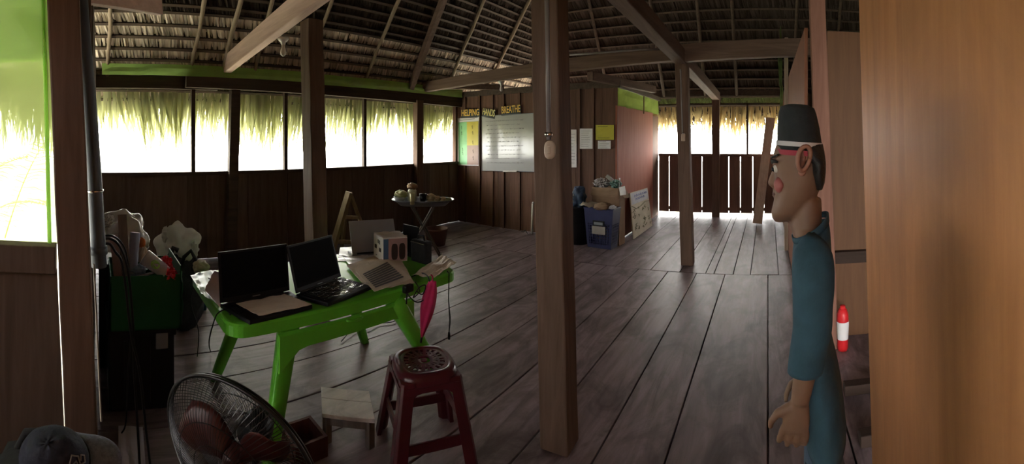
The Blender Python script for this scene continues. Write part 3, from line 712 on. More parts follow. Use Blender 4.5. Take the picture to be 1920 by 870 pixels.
# cables and things on and below the table edge
cord('charger_cable', [tp(770, 520, .01), tp(790, 512, .015), at(803, 520, 2.42), at(806, 545, 2.40), at(795, 562, 2.39), at(780, 566, 2.38), at(765, 552, 2.37), at(762, 535, 2.36)], .0035, BLACKP, 'black charger cable looping over the front edge of the green table')
cord('charger_cable', [tp(778, 528, .01), at(787, 545, 2.36), at(775, 558, 2.37), at(785, 540, 2.37), at(798, 535, 2.40), at(792, 552, 2.38), at(780, 545, 2.375)], .0035, BLACKP, 'black coiled charger cable bunched at the table edge by the magenta umbrella')
ad = thing('power_adapter', at(765, 545, 2.33), 'black power adapter hanging at the front edge of the green table', 'adapter')
mb = MB(); mb.box(at(765, 541, 2.33), (.032, .065, .04), (0, 0, .1)); mb.build('brick', BLACKP, ad, bevel=.006)
mb = MB(); mb.tube([at(763, 548, 2.33), at(762, 570, 2.33)], .004); mb.build('lead', BLACKP, ad)
um = thing('folded_umbrella', at(808, 530, 2.45), 'folded magenta umbrella hanging from the edge of the green table', 'umbrella')
mb = MB(); top, bot = at(811, 528, 2.40), at(791, 632, 2.39); rings = []
for i in range(15):
    t = i / 14; c = top.lerp(bot, t); rr_ = .006 + .032 * math.sin(PI * min(1, (.10 + .9 * t)) ** .85) * (1 if t < .8 else 1)
    rings.append([c + Vector((math.cos(q_), math.sin(q_), 0)) * rr_ * (1 + .16 * math.cos(5 * q_ + 3 * t)) for q_ in [2 * PI * k / 30 for k in range(30)]])
mb.loft(rings); mb.build('canopy', MAGENTA, um, smooth=True)
mb = MB(); mb.tube([bot, bot + (bot - top) * .10], .006); mb.build('tip', BLACKP, um)
mb = MB(); mb.tube([top, top + Vector((-.0, 0, .03)), top + Vector((-.012, 0, .036))], .004); mb.build('strap', MAGENTA, um)
hc = thing('plug_cable', at(842, 515, 2.64), 'thin dark cord with a plug hanging at the far end of the green table', 'cable')
mb = MB(); mb.tube([tp(838, 508, .016), at(842, 512, 2.62), at(841, 560, 2.62), at(843, 600, 2.62), at(842, 622, 2.62)], .003); mb.tube([at(841, 560, 2.62), at(845, 600, 2.63), at(842.5, 622, 2.62)], .002); mb.build('lead', BLACKP, hc)
mb = MB(); mb.lathe([(.007, 0), (.009, .02), (.006, .045)], at(842, 636, 2.62), 10); mb.build('plug', BLACKP, hc)
cord('charger_cable', [fl(395, 660, .01), at(392, 640, 2.05), at(402, 600, 2.0), at(410, 586, 2.0), tp(425, 580, .006), tp(432, 590, .004)], .0035, BLACKP, 'black cable rising from the floor to the nearest laptop')
cord('charger_cable', [fl(370, 668, .01), at(372, 620, 2.78), at(358, 570, 2.78), at(362, 540, 2.76), at(368, 516, 2.74), tp(398, 524, .02)], .0035, BLACKP, 'black cable curving over the near corner of the green table')
cord('power_lead', [fl(640, 640, .008), fl(668, 610, .03), fl(690, 612, .02), fl(712, 606, .01), fl(740, 602, .01), fl(752, 585, .01)], .004, BLACKP, 'black lead snaking on the floor below the green table')
ps = thing('plug_adapter', fl(682, 612, .0), 'white plug adapter on the floor under the green table', 'plug')
mb = MB(); mb.box(fl(682, 612, .02) , (.03, .04, .035)); mb.build('body', WHITEP, ps, bevel=.005)
mb = MB(); mb.tube([fl(682, 612, .03), fl(678, 616, .05)], .008); mb.build('plug', BLACKP, ps)

# ---------------------------------------------------------------- maroon stool
ST = at(795, 800, 2.13); ST.z = 0
th_ = (795 - PX0) / F
fwd = Vector((math.sin(th_ - .28), math.cos(th_ - .28), 0)); rgt = Vector((fwd.y, -fwd.x, 0))
SM = Matrix((rgt, fwd, Vector((0, 0, 1)))).transposed().to_4x4(); SM.translation = ST
st = thing('plastic_stool', ST, 'shiny maroon plastic stool with a pierced seat', 'stool')
def sq(r, z, e=.62, n=48):
    return [Vector((r * math.copysign(abs(math.cos(t)) ** e, math.cos(t)), r * math.copysign(abs(math.sin(t)) ** e, math.sin(t)), z)) for t in [2 * PI * k / n for k in range(n)]]
mb = MB(SM); mb.loft([sq(.150, .385), sq(.153, .41), sq(.148, .435), sq(.135, .448), sq(.118, .450), sq(.112, .446)], cap=False); mb.build('seat', MAROON, st, smooth=True)
mb = MB(SM)          # seat disc with holes: a lattice of bars with flower-like gaps
seatring = sq(.113, .446)
for r0, r1, n_ in ((.100, .114, 48), (.066, .076, 48), (.030, .042, 48)):
    A1, A2 = sq(r0, .447, .75), sq(r1, .447, .72); A3 = [p - Vector((0, 0, .006)) for p in A1]; A4 = [p - Vector((0, 0, .006)) for p in A2]
    for k in range(48):
        l = (k + 1) % 48; mb.add([A1[k], A2[k], A2[l], A1[l], A3[k], A4[k], A4[l], A3[l]], [(0, 1, 2, 3), (7, 6, 5, 4), (1, 5, 6, 2), (3, 7, 4, 0)])
for k in range(20):
    t = 2 * PI * k / 20; d_ = Vector((math.cos(t), math.sin(t), 0)); mb.bar(d_ * .036 + Vector((0, 0, .444)), d_ * .106 + Vector((0, 0, .444)), .010 if k % 2 else .018, .006)
mb.lathe([(.016, .441), (.016, .447)], seg=16); mb.build('pierced_panel', MAROON, st)
for sx, sy in ((-1, -1), (1, -1), (1, 1), (-1, 1)):
    mb = MB(SM); rings = []
    for i in range(8):
        t = i / 7; c = Vector((sx * (.178 - .062 * t), sy * (.178 - .062 * t), .42 * t)); w_ = .036 - .002 * t
        rings.append([c + Vector((dx * w_ * .95, dy * w_ * .95, 0)) for dx, dy in ((-sx, sy), (-sx * .35, sy), (sx * .6, sy), (sx, sy * .6), (sx, -sy * .35), (sx, -sy), (sx * .35, -sy), (sx * .3, sy * .1), (-sx * .5, sy * .3))])
    if sx * sy < 0: rings = [list(reversed(r_)) for r_ in rings]
    mb.loft(rings); mb.build('leg', MAROON, st, bevel=.003)
for (a_, b_, z_) in (((-1, -1), (1, -1), .135), ((1, -1), (1, 1), .19), ((1, 1), (-1, 1), .135), ((-1, 1), (-1, -1), .19)):
    k_ = .178 - .062 * z_ / .42 + .012
    mb = MB(SM); mb.bar((a_[0] * k_, a_[1] * k_, z_), (b_[0] * k_, b_[1] * k_, z_), .014, .05); mb.build('stretcher', MAROON, st, bevel=.003)
for (a_, b_) in (((-1, -1), (1, -1)), ((1, -1), (1, 1)), ((1, 1), (-1, 1)), ((-1, 1), (-1, -1))):
    mb = MB(SM); vs = []; fs = []
    pa, pb_ = Vector((a_[0], a_[1], 0)) * .128, Vector((b_[0], b_[1], 0)) * .128; o_ = (pa + pb_).normalized() * .02
    for i in range(11):
        t = i / 10; p = pa.lerp(pb_, t) + o_; e_ = abs(2 * t - 1); zb = .375 - .05 * max(0, e_ - .55) / .45
        for dd, z_ in ((0, .40), (.008, .40), (.008, zb), (0, zb)): vs.append(p + o_.normalized() * dd + Vector((0, 0, z_)))
    for i in range(10):
        for k in range(4): l = (k + 1) % 4; fs.append((i * 4 + k, i * 4 + l, i * 4 + 4 + l, i * 4 + 4 + k))
    mb.add(vs, fs); mb.build('skirt', MAROON, st)

# ---------------------------------------------------------------- little pale footstool
fs_ = thing('footstool', fl(655, 800), 'small low pale wooden footstool on the floor beside the maroon stool', 'stool')
P0, P1, P2, P3 = at(604, 778, 2.165), at(703, 769, 2.12), at(692, 729, 2.36), at(602, 737, 2.40)
zt = .155
for p in (P0, P1, P2, P3): p.z = zt
def q4(u, v): return (P0 * (1 - u) + P1 * u) * (1 - v) + (P3 * (1 - u) + P2 * u) * v
for v0, v1 in ((0, .57), (.585, 1)):
    mb = MB(); q_ = [q4(0, v0), q4(1, v0), q4(1, v1), q4(0, v1)]; mb.add([p - up * .02 for p in q_] + q_, [(3, 2, 1, 0), (4, 5, 6, 7), (0, 1, 5, 4), (1, 2, 6, 5), (2, 3, 7, 6), (3, 0, 4, 7)]); mb.build('seat_board', GRAYW, fs_, bevel=.002)
DARKG = wood('footstool_leg_wood', (.13, .11, .10), (.22, .18, .165), 2)
for u_, v_ in ((.1, .1), (.92, .1), (.92, .9), (.1, .9)):
    mb = MB(); c = q4(u_, v_); mb.b2((c.x - .017, c.y - .017, 0), (c.x + .017, c.y + .017, zt - .02)); mb.build('leg', DARKG, fs_)
for v_ in (.1, .9):
    mb = MB(); a_, b_ = q4(.16, v_), q4(.86, v_); mb.bar(a_ - up * .045, b_ - up * .045, .015, .04); mb.build('rail', DARKG, fs_)

# ---------------------------------------------------------------- floor fan
FC = at(442, 862, 1.5); fz = FC.z
fn = thing('floor_fan', (FC.x, FC.y, 0), 'black wire-caged electric floor fan with dark red blades', 'fan')
tc = (437 - PX0) / F; fw = Vector((math.sin(tc), math.cos(tc), 0)); rt = Vector((math.cos(tc), -math.sin(tc), 0))
yaw = .60; nrm = (-fw * math.cos(yaw) - rt * math.sin(yaw) + Vector((0, 0, -.22))).normalized()
FM = frame(FC, Vector((0, 0, 1)).cross(nrm), nrm)      # local z = facing direction
# frame() keeps z near nrm; local x across, local y up
RF = .315
def ring(r, z, tr, n=64): return ([Vector((r * math.cos(2 * PI * k / n), r * math.sin(2 * PI * k / n), z)) for k in range(n)], tr)
mb = MB(FM)
for r, z, tr in ((RF, .0, .007), (RF - .004, -.016, .005)):
    p_, t_ = ring(r, z, tr); mb.tube(p_, t_, 8, closed=True)
mb.build('rim', DSTEEL, fn, smooth=True)
def cage(zs, name, bow, n=90):
    m_ = MB(FM)
    for k in range(n):
        t = 2 * PI * k / n; pts = []
        for i in range(9):
            u = i / 8; r = .055 + (RF - .055) * u; tt = t + .35 * (1 - u) * bow; z = zs * (1 - u ** 3.2)
            pts.append((r * math.cos(tt), r * math.sin(tt), z))
        m_.tube(pts, .0013, 3)
    for r, tr in ((.12, .0016), (.195, .0018)):
        u = (r - .055) / (RF - .055); p_, t_ = ring(r, zs * (1 - u ** 3.2), tr); m_.tube(p_, t_, 5, closed=True)
    return m_.build(name, DSTEEL, fn)
cage(.085, 'front_grille', 1); cage(-.085, 'rear_grille', -1)
mb = MB(FM); mb.lathe([(.052, .080), (.055, .088), (.045, .094), (.0, .096)], seg=28); cap_ = mb.build('hub_badge', BLACKP, fn, smooth=True)
mb = MB(FM); mb.lathe([(.016, .095), (.015, .101), (.0, .104)], seg=16); mb.build('badge_stud', STEEL, cap_, smooth=True)
BLADE = plain('dark_red_blade', (.07, .014, .012), .4, noise=.05)
mb = MB(FM); mb.lathe([(.042, -.03), (.045, .02), (.03, .04), (0, .045)], seg=24); mb.build('blade_hub', BLADE, fn, smooth=True)
for k in range(3):
    m_ = MB(FM); t0 = 2 * PI * k / 3 + .5; vs = []; fs = []
    for i in range(9):
        u = i / 8; r = .035 + .205 * u; wa = (.55 + .5 * math.sin(PI * min(1, u * 1.05))) * (1 if u < .95 else .75)
        for j in range(7):
            v = j / 6 - .5; a = t0 + .25 * u + v * wa; vs.append((r * math.cos(a), r * math.sin(a), v * .07 + .01 * math.cos(v * 5)))
    for i in range(8):
        for j in range(6): fs.append((i * 7 + j, i * 7 + j + 1, i * 7 + 8 + j, i * 7 + 7 + j))
    m_.add(vs, fs); o = m_.build('blade', BLADE, fn, smooth=True); md = o.modifiers.new('t', 'SOLIDIFY'); md.thickness = .003
mb = MB(FM); mb.lathe([(.0, -.20), (.05, -.195), (.062, -.16), (.062, -.10), (.05, -.085)], seg=24); mb.build('motor_housing', BLACKP, fn, smooth=True)
back = FC - nrm * .14
mb = MB(); mb.tube([(back.x, back.y, fz - .03), (back.x, back.y, .03)], .016, 12); mb.build('stand_pole', BLACKP, fn, smooth=True)
mb = MB(); mb.lathe([(.17, 0), (.17, .015), (.15, .03), (.03, .045), (.025, .07)], (back.x, back.y, 0), 32); mb.build('base', BLACKP, fn, smooth=True)
# dark red crate just behind the fan
rc = thing('wooden_crate', at(570, 900, 1.72), 'dark red-brown wooden box on the floor behind the fan rim', 'box')
c0 = fl(566, 880) + Vector((-.10, .06, 0)); c0.z = 0
DR = wood('dark_red_wood', (.055, .016, .012), (.095, .03, .022), 2)
for dx, dy, sx, sy in ((0, -.08, .18, .016), (0, .08, .18, .016), (-.082, 0, .016, .144), (.082, 0, .016, .144)):
    mb = MB(); mb.b2((c0.x + dx - sx / 2, c0.y + dy - sy / 2, .0), (c0.x + dx + sx / 2, c0.y + dy + sy / 2, .10)); mb.build('side_panel', DR, rc)
mb = MB(); mb.b2((c0.x - .074, c0.y - .072, .005), (c0.x + .074, c0.y + .072, .02)); mb.build('bottom_panel', DR, rc)

# ---------------------------------------------------------------- cap on a dark backpack, near left corner
CP = at(104, 868, 1.18)
bp = thing('backpack', (CP.x - .02, CP.y - .02, 0), 'bulky dark backpack standing in the near corner under the cap', 'backpack')
mb = MB(); mb.blob((CP.x - .06, CP.y - .02, .32), (.20, .27, .33), 3, .10, 2.2, zmin=0.0); mb.build('body', BLACKC, bp, smooth=True)
mb = MB(); mb.blob((CP.x + .10, CP.y + .02, .22), (.07, .17, .17), 5, .08, 2.5, zmin=0.01); mb.build('front_pocket', BLACKC, bp, smooth=True)
mb = MB(); mb.tube([(CP.x - .1, CP.y - .13, .60), (CP.x - .1, CP.y - .10, .66), (CP.x - .1, CP.y - .04, .67), (CP.x - .1, CP.y, .63)], .012); mb.build('carry_handle', BLACKC, bp, smooth=True)
cz = .645
cp = thing('baseball_cap', (CP.x, CP.y, cz), 'dark denim baseball cap with curved brim and stitched monogram, in the near corner', 'cap')
# local frame: brim toward image right (and slightly to the viewer)
t_ = (118 - PX0) / F; rt2 = Vector((math.cos(t_), -math.sin(t_), 0)); fw2 = Vector((math.sin(t_), math.cos(t_), 0))
bd = (rt2 * .93 - fw2 * .10 + Vector((0, 0, .12))).normalized()
CM = frame((CP.x, CP.y, cz), bd, Vector((0, 0, 1)) - fw2 * .55 - rt2 * .15)
mb = MB(CM); vs, fs = [], []
NU, NV = 36, 9
for j in range(NV + 1):
    ph = PI / 2 * j / NV
    for i in range(NU):
        t = 2 * PI * i / NU; k = 1 + .03 * mnoise.noise(Vector((math.cos(t) * 2, math.sin(t) * 2, ph * 2)))
        vs.append(Vector((.098 * math.cos(t) * math.cos(ph) ** .8 * k, .080 * math.sin(t) * math.cos(ph) ** .8 * k, .015 + .105 * math.sin(ph) * k)))
for j in range(NV):
    for i in range(NU): l = (i + 1) % NU; fs.append((j * NU + i, j * NU + l, (j + 1) * NU + l, (j + 1) * NU + i))
mb.add(vs, fs); crown = mb.build('crown', NAVY, cp, smooth=True)
md = crown.modifiers.new('t', 'SOLIDIFY'); md.thickness = .003
mb = MB(CM); vs, fs = [], []
for j in range(8):
    u = j / 7
    for i in range(17):
        a = -1 + 2 * i / 16; rr_ = .095 + .085 * u * (1 - .35 * a * a)
        yy = .082 * math.sin(a * 1.35) * (1 + .05 * u); xx = .097 * math.cos(a * 1.35) + .088 * u * math.cos(a * 1.1)
        vs.append((xx, yy, .018 - .030 * a * a * u - .012 * u))
for j in range(7):
    for i in range(16): fs.append((j * 17 + i, j * 17 + i + 1, j * 17 + 18 + i, j * 17 + 17 + i))
mb.add(vs, fs); br = mb.build('brim', DENIML, cp, smooth=True); md = br.modifiers.new('t', 'SOLIDIFY'); md.thickness = .004
mb = MB(CM); mb.lathe([(.006, 0), (.006, .004), (0, .006)], (0, 0, .119), 10); mb.build('top_button', NAVY, cp)
STITCH = plain('pale_stitching', (.28, .27, .26), .8)
def onc(u, v):      # point on the crown front side facing the viewer
    a = -1.05 + u; ph = .22 + v; return CM @ Vector((.1005 * math.cos(a) * math.cos(ph) ** .8, .0825 * math.sin(a) * math.cos(ph) ** .8, .016 + .108 * math.sin(ph)))
m_ = MB(); m_.tube([onc(.15, .15), onc(.35, .62), onc(.62, .70), onc(.75, .5), onc(.60, .32), onc(.32, .30)], .0022, 6); m_.tube([onc(.33, .42), onc(.42, .52), onc(.58, .5), onc(.55, .42)], .0018, 6)
m_.tube([onc(.62, .30), onc(.78, .18), onc(.92, .28), onc(.85, .42), onc(.70, .36)], .0022, 6); m_.build('monogram', STITCH, crown, smooth=True)
mb = MB(CM); mb.tube([(.099 * math.cos(a), .083 * math.sin(a), .020) for a in [-1.4 + 2.8 * k / 20 for k in range(21)]], .0035, 6); mb.build('sweat_band', BLACKC, cp)

# lavender sheet on the floor by the post
mb = MB(); mb.sheet(fl(222, 900, .004), fl(222, 798, .004), fl(268, 800, .004), fl(275, 905, .004), 10, 10, .006, th=.001, seed=12)
for v_ in mb.v: v_.z = max(v_.z, .002)
tag(mb.build('paper_sheet', PAPERL), 'lavender sheet on the floor behind the cap brim', 'paper')

# ---------------------------------------------------------------- black trunk, green box and what stands in it
c = fl(265, 742); TRX0, TRX1, TRY0, TRY1 = -2.86, -2.42, .06, .44
tr = thing('storage_chest', (-2.64, .25, 0), 'black storage trunk with a grey reflection patch under the green box', 'trunk')
mb = MB(); mb.b2((TRX0, TRY0, 0), (TRX1, TRY1, .42)); mb.build('body', BLACKP, tr, bevel=.01)
mb = MB(); mb.b2((TRX0 - .01, TRY0 - .01, .42), (TRX1 + .012, TRY1 + .012, .462)); mb.build('lid', BLACKP, tr, bevel=.01)
mb = MB(); mb.b2((TRX1, .33, .35), (TRX1 + .015, .40, .44)); mb.build('reflection_plate', GREYP, tr, bevel=.003)  # grey plate stands in for a reflection on the trunk front
for y_ in (.15, .3):
    mb = MB(); mb.b2((TRX1, y_, .05), (TRX1 + .008, y_ + .02, .40)); mb.build('rib', BLACKP, tr)
gz = .464
gb = thing('box', (-2.60, .26, gz), 'open green cardboard box crammed with rolls and trinkets, on the black trunk', 'box')
gx0, gx1, gy0, gy1, gh = -2.80, -2.40, .07, .475, .31
for lo, hi in (((gx1 - .006, gy0, 0), (gx1, gy1, gh)), ((gx0, gy0, 0), (gx0 + .006, gy1, gh)), ((gx0, gy0, 0), (gx1, gy0 + .006, gh)), ((gx0, gy1 - .006, 0), (gx1, gy1, gh + .05))):
    mb = MB(); mb.b2((lo[0], lo[1], gz + lo[2]), (hi[0], hi[1], gz + hi[2])); mb.build('side_panel', GREENB, gb)
mb = MB(); mb.b2((gx0, gy0, gz), (gx1, gy1, gz + .006)); mb.build('bottom_panel', GREENB, gb)
mb = MB(); mb.sheet((gx1 + .001, gy1, gz + .02), (gx1 + .03, gy1 + .002, gz + .14), (gx1 + .015, gy1 - .004, gz + gh + .03), (gx1 - .02, gy1 + .001, gz + gh), 4, 8, .01, th=.003, seed=2); mb.build('torn_flap', GREENB, gb)
def stick(name, p, q, w, h, mat, lab, cat, up_=(1, 0, 0)):
    mb = MB(); mb.bar(p, q, w, h, up=up_); return tag(mb.build(name, mat, bevel=.002), lab, cat)
stick('timber_offcut', at(236, 524, 2.52), at(229, 402, 2.60), .055, .012, wood('grey_slat', (.16, .13, .12), (.25, .2, .18), 2), 'flat wooden slat standing upright in the green box', 'wood')
PINKC = plain('pinkish_card', (.30, .20, .20), .8)
stick('card_sheet', at(222, 528, 2.50), at(213, 440, 2.58), .05, .004, PINKC, 'pinkish card standing in the green box beside the slat', 'card')
rl = thing('paper_roll', at(248, 515, 2.58), 'blue-grey paper roll standing in the green box', 'paper roll')
p, q_ = at(247, 520, 2.56), at(254, 436, 2.60); d_ = (q_ - p)
mb = MB(); mb.tube([p, q_], .030, 20); mb.build('roll', plain('blue_grey_paper', (.27, .29, .42), .6), rl, smooth=False)
mb = MB(); mb.tube([q_ - d_ * .01, q_ + d_ * .004], .024, 20); mb.build('inner_turn', PAPERL, rl)
rl2 = at(263, 482, 2.62)
cj = thing('clear_tube', at(290, 500, 2.55), 'clear plastic tumbler with a green emblem tipped in the green box', 'tumbler')
p, q_ = at(313, 512, 2.46), at(272, 482, 2.50); ax = (q_ - p).normalized()
mb = MB(); n_ = 10; mb.tube([p.lerp(q_, i / n_) for i in range(n_ + 1)], [.038 + .010 * i / n_ for i in range(n_ + 1)], 22); mb.build('cup', film('clear_cup', (.62, .62, .68), .7, .15), cj, smooth=True)
mb = MB(); m2_ = p.lerp(q_, .5); fwv = (Vector((0, 0, H)) - m2_); fwv = (fwv - ax * fwv.dot(ax)).normalized(); e2 = ax.cross(fwv)
mb.loft([[m2_ + fwv * (.0455 - .018 * math.sin(t) ** 2 * .6) + ax * .028 * math.cos(t) + e2 * .024 * math.sin(t) + fwv * dz for t in [2 * PI * k / 20 for k in range(20)]] for dz in (0, .002)]); mb.build('emblem', plain('lime_green', (.30, .60, .14), .5), cj)
mb = MB(); mb.tube([q_, q_ + ax * .004], .045, 22); mb.build('rim', WHITEP, cj)
rf = thing('red_tassel', at(308, 512, 2.5), 'bright red frilly tassel at the edge of the green box', 'tassel')
mb = MB(); mb.blob(at(318, 512, 2.46), (.035, .035, .038), 3, .7, 6, 22, 14); mb.build('pompom', REDP, rf)
mb = MB(); mb.blob(at(312, 497, 2.50), (.03, .03, .045), 8, .7, 6, 22, 14); mb.build('pompom', REDP, rf)
mb = MB(); mb.blob(at(304, 500, 2.58), (.05, .04, .05), 6, .4, 3); tag(mb.build('red_cloth', plain('dark_red_cloth', (.30, .03, .035), .85, noise=.2), smooth=True), 'dark red cloth bundle behind the tumbler in the green box', 'cloth')
og = thing('toy_figure', at(266, 470, 2.66), 'small orange and cream trinket in the green box behind the roll', 'trinket')
mb = MB(); mb.blob(at(266, 455, 2.66), (.022, .022, .03), 2, .3, 4); mb.build('head', plain('orange_felt', (.65, .20, .05), .8), og, smooth=True)
mb = MB(); mb.blob(at(268, 480, 2.66), (.03, .03, .06), 4, .25, 4); mb.build('body', plain('cream_felt', (.5, .4, .3), .8), og, smooth=True)
stick('card_sheet', at(255, 520, 2.50), at(302, 507, 2.50), .045, .004, plain('brown_card', (.12, .055, .045), .8), 'dark brown card lying along the near rim of the green box', 'card', (0, 0, 1))
mb = MB(); mb.blob(at(258, 508, 2.56), (.04, .05, .035), 9, .4, 4); tag(mb.build('blue_pouch', plain('blue_pouch_plastic', (.18, .28, .42), .4), smooth=True), 'small blue pouch between roll and tumbler in the green box', 'pouch')
# bags behind it
def bag(name, c, rad, seed, mat, lab, cat='bag', amp=.3, fr=2.4, zmin=None):
    t = thing(name, (c[0], c[1], (zmin if zmin is not None else c[2] - rad[2])), lab, cat)
    mb = MB(); mb.blob(c, rad, seed, amp * 1.3, fr * .75, 56, 36, zmin, .14); mb.build('bag_body', mat, t, smooth=True)
    return t
c = at(228, 445, 3.0)
b_ = bag('plastic_bag', c, (.16, .20, .17), 4, BAGC, 'filmy clear plastic bag puffed up behind the green box', zmin=c.z - .15)
mb = MB(); mb.blob(at(203, 420, 2.95), (.05, .05, .06), 6, .4, 3); mb.build('knot', BAGW, b_)
bs = thing('storage_crate', (c.x, c.y, 0), 'dark crate holding up the clear bag behind the black trunk', 'crate')
mb = MB(); mb.b2((c.x - .16, c.y - .16, 0), (c.x + .12, c.y + .16, c.z - .16)); mb.build('body', BLACKP, bs, bevel=.01)
mb = MB(); mb.b2((c.x - .165, c.y - .165, c.z - .19), (c.x + .125, c.y + .165, c.z - .155)); mb.build('lid', BLACKP, bs, bevel=.006)
c = at(338, 458, 3.55); cw = c
wb = thing('plastic_bag', (c.x, c.y, c.z - .14), 'white plastic carrier bag slumped over the dark rucksack', 'bag')
mb = MB(); mb.blob(c + Vector((0, -.02, .0)), (.12, .15, .155), 12, .6, 1.5, 60, 40, None, .1); mb.build('bag_body', BAGW, wb, smooth=True)
mb = MB(); mb.blob(at(311, 440, 3.5), (.03, .035, .06), 15, .4, 3); mb.build('bag_handle', BAGW, wb, smooth=True)
mb = MB(); mb.blob(at(360, 470, 3.5), (.03, .05, .07), 18, .4, 3); mb.build('bag_handle', BAGW, wb, smooth=True)
c = at(350, 510, 3.45)
rk = thing('rucksack', (c.x, c.y, 0), 'black rucksack with loose straps under the white carrier bag', 'backpack')
mb = MB(); mb.blob((c.x - .05, c.y - .02, .30), (.15, .18, .33), 22, .15, 2.4, 36, 24, zmin=0); mb.build('body', BLACKC, rk, smooth=True)
mb = MB(); mb.tube([at(338, 502, 3.2), at(345, 482, 3.2), at(358, 470, 3.2), at(366, 485, 3.2), at(360, 508, 3.2)], .016, 8); mb.build('strap', BLACKC, rk, smooth=True)
mb = MB(); mb.tube([at(318, 480, 3.25), at(325, 465, 3.25), at(334, 470, 3.25)], .02, 8); mb.build('strap', BLACKC, rk, smooth=True)
ob = bag('cloth_pouch', at(377, 500, 3.1), (.06, .06, .045), 31, plain('cream_cloth', (.45, .38, .29), .85), 'cream cloth pouch hung beside the rucksack strap', 'pouch', .2)
c = fl(362, 582)
bb = thing('shopping_bag', (c.x, c.y, 0), 'blue shopping bag with a yellow pattern on the floor behind the table', 'bag')
mb = MB(); mb.b2((c.x - .16, c.y - .13, 0), (c.x + .04, c.y + .12, .25)); mb.build('bag_body', BLUEB, bb, bevel=.012)
for k in range(5):
    mb = MB(); mb.blob((c.x + .043, c.y - .10 + .05 * k, .06 + .025 * k), (.004, .025, .02), k, .4, 3, 14, 10); mb.build('printed_leaf', plain('yellow_print', (.35, .28, .06), .6), bb)
mb = MB(); mb.blob((c.x - .06, c.y, .27), (.10, .12, .05), 41, .3, 3); mb.build('red_lining', plain('dull_red_cloth', (.14, .035, .04), .85), bb, smooth=True)

# ---------------------------------------------------------------- grey pipe on the post, cables from it
pp = thing('drain_pipe', (-1.70, -.03, 0), 'grey plastic pipe strapped up the side of the wide dark post', 'pipe')
pts = [at(148, -40, 1.83), at(155, 60, 1.83), at(166, 180, 1.83), at(176, 320, 1.83), at(183, 440, 1.83), at(186, 500, 1.83)]
mb = MB(); mb.tube(pts, .033, 14); mb.build('tube', PVC, pp, smooth=True)
mb = MB(); mb.tube([at(184, 462, 1.83), at(184.6, 476, 1.83)], .040, 14); mb.build('coupling', PVC, pp, smooth=True)
mb = MB(); mb.tube([at(179, 356, 1.83), at(179.2, 360, 1.83)], .036, 14); mb.build('clip', STEEL, pp, smooth=True)
mb = MB(); mb.tube([at(176, 495, 1.79), at(182, 620, 1.80), at(190, 790, 1.82)], .004, 8); tag(mb.build('white_conduit', plain('pale_conduit', (.26, .21, .17), .7)), 'thin pale conduit running down the foot of the wide dark post', 'conduit')
for i, (dx, l_) in enumerate(((0, 'outer'), (5, 'inner'))):
    cord('hanging_cable', [at(186, 450 + 2 * dx, 1.86 - dx * .006), at(205, 447 + 2 * dx, 1.88 - dx * .006), at(222 - dx, 458 + dx * 3, 1.9 - dx * .006), at(236 - 1.6 * dx, 490, 1.92 - dx * .006), at(244 - 1.6 * dx, 540, 1.95 - dx * .008), at(250 + 1.6 * dx * 0 - dx, 620, 1.97 - dx * .008), at(252 + 2 * dx, 700, 1.97 - dx * .008), at(258 + 3 * dx, 800, 1.97 - dx * .008), at(262 + 4 * dx, 875, 1.99 - dx * .008)], .0065, BLACKP, f'thick black cable drooping from the grey pipe to the floor, {l_} one')
cord('hanging_cable', [at(186, 444, 1.90), at(212, 442, 1.94), at(234, 466, 1.99), at(243, 520, 2.03), at(248, 600, 2.05), at(240, 700, 2.05), at(236, 790, 2.05), at(228, 812, 2.05)], .004, BLACKP, 'thin black cable drooping beside the thick ones from the grey pipe')
# ---------------------------------------------------------------- along the window wall
ez_ = thing('trestle', (-4.85, 3.25, 0), 'wooden A-frame trestle leaning at the window wall', 'trestle')
ap = at(655, 360, 5.55); l0 = at(618, 470, 5.55); r0 = at(702, 470, 5.45); l0.z = r0.z = 0
mb = MB(); mb.bar(l0, ap + Vector((0, .0, .0)), .05, .105, up=(1, 0, 0)); mb.build('leg', EASEL, ez_, bevel=.003)
mb = MB(); mb.bar(r0, ap + Vector((-.03, .03, -.01)), .04, .04, up=(1, 0, 0)); mb.build('leg', EASEL, ez_, bevel=.003)
for t in (.25, .62):
    mb = MB(); mb.bar(l0.lerp(ap, t), r0.lerp(ap, t), .03, .05 if t < .5 else .04, up=(0, 0, 1)); mb.build('crossbar', EASEL, ez_)
mb = MB(); b0 = ap + Vector((-.28, .05, 0)); b0.z = 0; mb.bar(b0, ap + Vector((-.05, .02, -.02)), .03, .05, up=(1, 0, 0)); mb.build('back_leg', EASEL, ez_)

# grey tray table with folding crossed legs
tc_ = at(793, 372, 5.55); tzz = tc_.z - .01
ty = thing('tray_table', (tc_.x, tc_.y, 0), 'grey plastic tray table on crossed legs by the window wall', 'table')
t_ = (793 - PX0) / F; rv = Vector((math.cos(t_), -math.sin(t_), 0)); fv = Vector((math.sin(t_), math.cos(t_), 0))
TM = Matrix((rv, fv, Vector((0, 0, 1)))).transposed().to_4x4(); TM.translation = Vector((tc_.x, tc_.y, 0))
def ov(a, b, z, e=.75): return [Vector((a * math.copysign(abs(math.cos(t)) ** e, math.cos(t)), b * math.copysign(abs(math.sin(t)) ** e, math.sin(t)), z)) for t in [2 * PI * k / 40 for k in range(40)]]
TRAY = plain('grey_blue_tray', (.16, .17, .20), .35, noise=.06)
mb = MB(TM); mb.loft([ov(.30, .16, tzz - .075), ov(.35, .20, tzz - .03), ov(.41, .24, tzz), ov(.40, .23, tzz + .004), ov(.345, .19, tzz - .02), ov(.30, .16, tzz - .055)]); mb.build('tray', TRAY, ty, smooth=True)
LEGG = plain('dull_leg_metal', (.10, .085, .07), .5)
